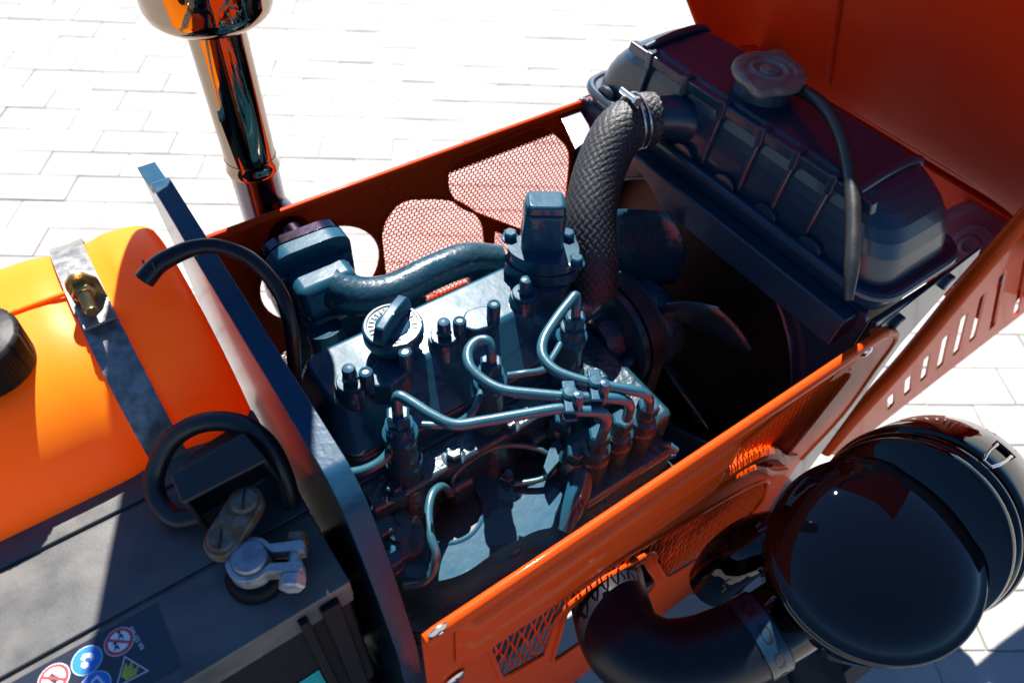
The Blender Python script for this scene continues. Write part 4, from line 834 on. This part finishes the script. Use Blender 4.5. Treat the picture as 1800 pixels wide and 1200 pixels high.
mb = MB(); mb.tube([(.772, y, .730) for y in (-.22, -.1, 0, .1, .22)], .004, 10, 4); obj('cross_stiffener', mb, 'bonnet', bn)
def on_sheet(v, y):                   # a point on the sloping bonnet sheet, v = 0 at the fold, 1 near the top
    x0, z0, x1, z1 = .738, .760, .560, 1.12
    return (x0 + (x1 - x0) * v - .004, y, z0 + (z1 - z0) * v - .002)
for pts, r in (([on_sheet(v, .10 - .02 * v) for v in (.05, .3, .55, .8)], .0045),):
    mb = MB(); mb.tube([Vector(p) + Vector((.004, 0, .002)) for p in pts], r, 14, 8); obj('pressed_rib', mb, 'bonnet', bn, smooth=60)
# grille cheek with louvre slots on the near side
YG = -.190
ck = [(p[0], p[2]) for p in ((0.5583, -0.1900, 0.4725), (0.5730, -0.1900, 0.5270), (0.6117, -0.1900, 0.6215), (0.6281, -0.1900, 0.7227), (0.6499, -0.1900, 0.8002), (0.6638, -0.1900, 0.8318), (1.3554, -0.1900, 0.4730), (1.2006, -0.1900, 0.4602), (1.0532, -0.1900, 0.4384), (0.8254, -0.1900, 0.4219), (0.7055, -0.1900, 0.4118), (0.6387, -0.1900, 0.3895))]
slots = []
for a, b in (((0.7602, -0.1900, 0.7076), (0.9953, -0.1900, 0.4705)), ((0.7139, -0.1900, 0.7057), (0.9056, -0.1900, 0.4954)), ((0.7010, -0.1900, 0.6807), (0.8436, -0.1900, 0.5079)), ((0.6924, -0.1900, 0.6511), (0.8120, -0.1900, 0.4994)), ((0.6834, -0.1900, 0.6200), (0.7814, -0.1900, 0.4918)), ((0.6718, -0.1900, 0.5898), (0.7453, -0.1900, 0.4900)), ((0.6596, -0.1900, 0.5583), (0.7208, -0.1900, 0.4762)), ((0.6438, -0.1900, 0.5325), (0.6908, -0.1900, 0.4681))):
    a, b = Vector((a[0], a[2])), Vector((b[0], b[2])); d_ = (b - a).normalized(); nx = Vector((-d_.y, d_.x)) * .0058
    slots.append(rpoly([tuple(a - nx), tuple(a + nx), tuple(b + nx), tuple(b - nx)], .005, 3))
mb = MB(); mb.prism([rpoly(ck, .012)] + slots, 'y', YG, YG + .003); obj('grille_cheek', mb, 'orange', bn, .0008)
mb = MB(); mb.tube([(x, YG + .005, z) for x, z in ck[:6]] , .009, 14, 8); obj('cheek_edge', mb, 'orange', bn)
mb = MB(); ck2 = [(.60, .478), (.66, .80), (.70, .79), (.78, .705), (1.04, .52), (1.03, .456), (.72, .416)]; mb.prism([ck2], 'y', .190, .193); obj('grille_cheek', mb, 'bonnet', bn)
mb = MB(); mb.prism([[(-.18, .43), (.18, .43), (.18, .60), (-.18, .60)]], 'x', .988, .992); obj('grille_front', mb, 'bonnet', bn)
for yy in (-.108, .108):
    hc = Vector((.905, yy + .002, .586)); ax = Vector((-.62, 0, .30))
    mb = MB(); mb.lathe([(.060, -.020), (.062, 0), (.0595, .004), (.053, .004), (.042, .007), (.030, .012), (.028, .014), (.024, .014), (.021, .016), (.014, .016), (.0135, .022), (.010, .024), (.008, .024), (.008, .021), (0, .021)], hc, ax, 56); hl = obj('headlamp_back', mb, 'lamp_back', bn)
    m2 = MB(); m2.lathe([(.004, 0), (.004, .003), (0, .004)], hc + Vector((-.03, -.035, .0)), ax, 14); obj('lamp_screw', m2, 'steel', hl)
mb = MB(); mb.box((.80, -.23, .735), (.81, -.20, .745)); 

# ================================================================== AIR CLEANER
AC = Vector((.3125, -.3128, .722)); AX = Vector((-.26, -.05, .96)).normalized()
ac = thing('air_cleaner', AC - Vector((0, 0, .12)), 'glossy black drum air cleaner with domed cover outside the near panel', 'air cleaner')
DK = .925
mb = MB(); mb.lathe([(r * DK, h * .9) for r, h in [(.0, .0235), (.020, .0228), (.040, .0198), (.056, .0150), (.068, .0092), (.0755, .0040), (.0790, .0008), (.0818, .0000), (.0838, -.0012), (.0842, -.0030), (.0832, -.0046), (.0808, -.0056), (.0808, -.0130), (.0832, -.0142), (.0838, -.0165), (.0832, -.0190), (.0808, -.0205), (.0800, -.0300), (.078, -.032)]], AC, AX, 128); obj('dome_cover', mb, 'black', ac, smooth=50)
mb = MB(); mb.lathe([(r * DK, h * .9) for r, h in [(.0785, -.030), (.0785, -.046), (.0800, -.048), (.0800, -.053), (.0775, -.056), (.0760, -.095), (.066, -.112), (.03, -.118), (0, -.118)]], AC, AX, 96); obj('lower_bowl', mb, 'black', ac, smooth=40)
C2 = Vector((.360, -.3125, .705)); V2 = Vector((.86, .0, -.51)).normalized()
GK = 1.07
mb = MB(); mb.lathe([(r * GK, h) for r, h in [(.0, -.004), (.066, -.004), (.0695, -.003), (.0705, .0), (.0705, .008), (.0690, .010), (.0690, .016), (.0715, .018), (.0725, .021), (.0715, .024), (.0695, .026), (.0695, .034), (.0730, .036)]], C2, V2, 96); dr = obj('drum', mb, 'black', ac, smooth=40)
mb = MB(); mb.lathe([(r * GK, h) for r, h in [(.0695, .034), (.0745, .035), (.0758, .038), (.0758, .122), (.0740, .130), (.070, .134), (0, .135)]], C2, V2, 96); cup = obj('end_cup', mb, 'black', ac, smooth=40)
a_, u_, v_ = frame(V2)
pt_ = lambda th, r, h: C2 + V2 * h + (u_ * math.cos(th) + v_ * math.sin(th)) * r * GK
best = min(range(360), key=lambda d: (pt_(R(d), .076, .05) - Vector((-0.2402, -0.3300, 1.4018))).length); th0 = R(best)
for dt in (-.075, .075):
    mb = MB(); mb.tube([pt_(th0 + dt * 1.2, .0775, .082), pt_(th0 + dt, .0795, .070), pt_(th0 + dt, .0795, .052), pt_(th0 + dt * .9, .0775, .034), pt_(th0 + dt * .55, .0745, .022)], .0013, 8, 6); obj('spring_clip', mb, 'steel', cup)
mb = MB(); mb.tube([pt_(th0 + dt, .0745, .021) for dt in (-.05, -.02, .02, .05)], .0013, 8, 4); obj('spring_clip', mb, 'steel', cup)
mb = MB(); mb.tube([pt_(th0 + dt, .0775, .083) for dt in (-.11, -.04, .04, .11)], .0024, 10, 4); obj('clip_hinge', mb, 'black', cup)
mb = MB(); mb.tube([(.244, -.301, .637), (.270, -.304, .642), (.31, -.306, .648)], [.0310, .0315, .036], 48, 8); obj('outlet_spigot', mb, 'black', ac)
mb = MB(); mb.tube([(.330, -.262, .640), (.300, -.244, .632), (.280, -.238, .606), (.276, -.238, .56)], [.026, .025, .0245, .024], 48, 8); obj('inlet_trunk', mb, 'black', ac)

# ================================================================== INTAKE HOSE AND CLAMP
ih = thing('intake_hose', (.15, -.25, .62), 'fat smooth black rubber intake elbow from the near panel to the air cleaner', 'hose')
hp = [(.196, -.135, .570), (.186, -.175, .584), (.160, -.208, .612), (.146, -.241, .624), (.160, -.268, .622), (.186, -.284, .622), (.212, -.293, .628), (.234, -.299, .634), (.248, -.3015, .638)]
mb = MB(); mb.tube(hp, [.033, .033, .034, .0345, .0345, .034, .033, .0320, .0315], 48, 12); obj('hose', mb, 'rubber_shiny', ih, smooth=60)
d_ = (Vector(hp[-1]) - Vector(hp[-2])).normalized(); cl = Vector(hp[-1]) - d_ * .012
mb = MB(); mb.lathe([(.0322, -.010), (.0338, -.0095), (.0338, .0095), (.0322, .010)], cl, d_, 64); hcl = obj('band_clamp', mb, 'rad', ih)
a2_, u2, v2 = frame(d_)
for k in range(9):
    t = 2 * math.pi * k / 9; m = MB(); pts = []
    for j in range(17):
        b = 2 * math.pi * j / 16; pts.append(cl + d_ * ((.0040 if math.sin(b) > 0 else -.0040) * abs(math.sin(b)) ** .5) + (u2 * math.cos(t + .22 * math.cos(b)) + v2 * math.sin(t + .22 * math.cos(b))) * .0341)
    m.v += [tuple(p) for p in pts[:-1]]; m.f.append(tuple(range(16))); obj('clamp_slot', m, 'black_matt', hcl, smooth=0)

# ================================================================== FRONT WHEEL (a sliver shows below the panel)
fw = thing('front_tyre', (.55, -.34, 0), 'black treaded front tyre glimpsed below the near panel', 'tyre')
wc = Vector((.52, -.335, .20)); 
mb = MB(); mb.lathe([(.10, -.045), (.14, -.055), (.175, -.055), (.190, -.04), (.194, 0), (.190, .04), (.175, .055), (.14, .055), (.10, .045)], wc, (0, 1, 0), 64); ty = obj('carcass', mb, 'tyre', fw)
for k in range(36):
    t = 2 * math.pi * k / 36; m = MB(); sgn = 1 if k % 2 else -1
    mt = Matrix.Translation(wc) @ Matrix.Rotation(t, 4, 'Y') @ Matrix.Translation((.194, sgn * .026, 0)) @ Matrix.Rotation(R(28 * sgn), 4, 'X')
    m.box((-.008, -.028, -.006), (.008, .028, .006), mt); obj('tread_lug', m, 'tyre', fw)
mb = MB(); mb.lathe([(.02, -.03), (.10, -.04), (.105, -.045), (.105, .045), (.10, .04), (.02, .03)], wc, (0, 1, 0), 40); obj('rim', mb, 'orange', fw)
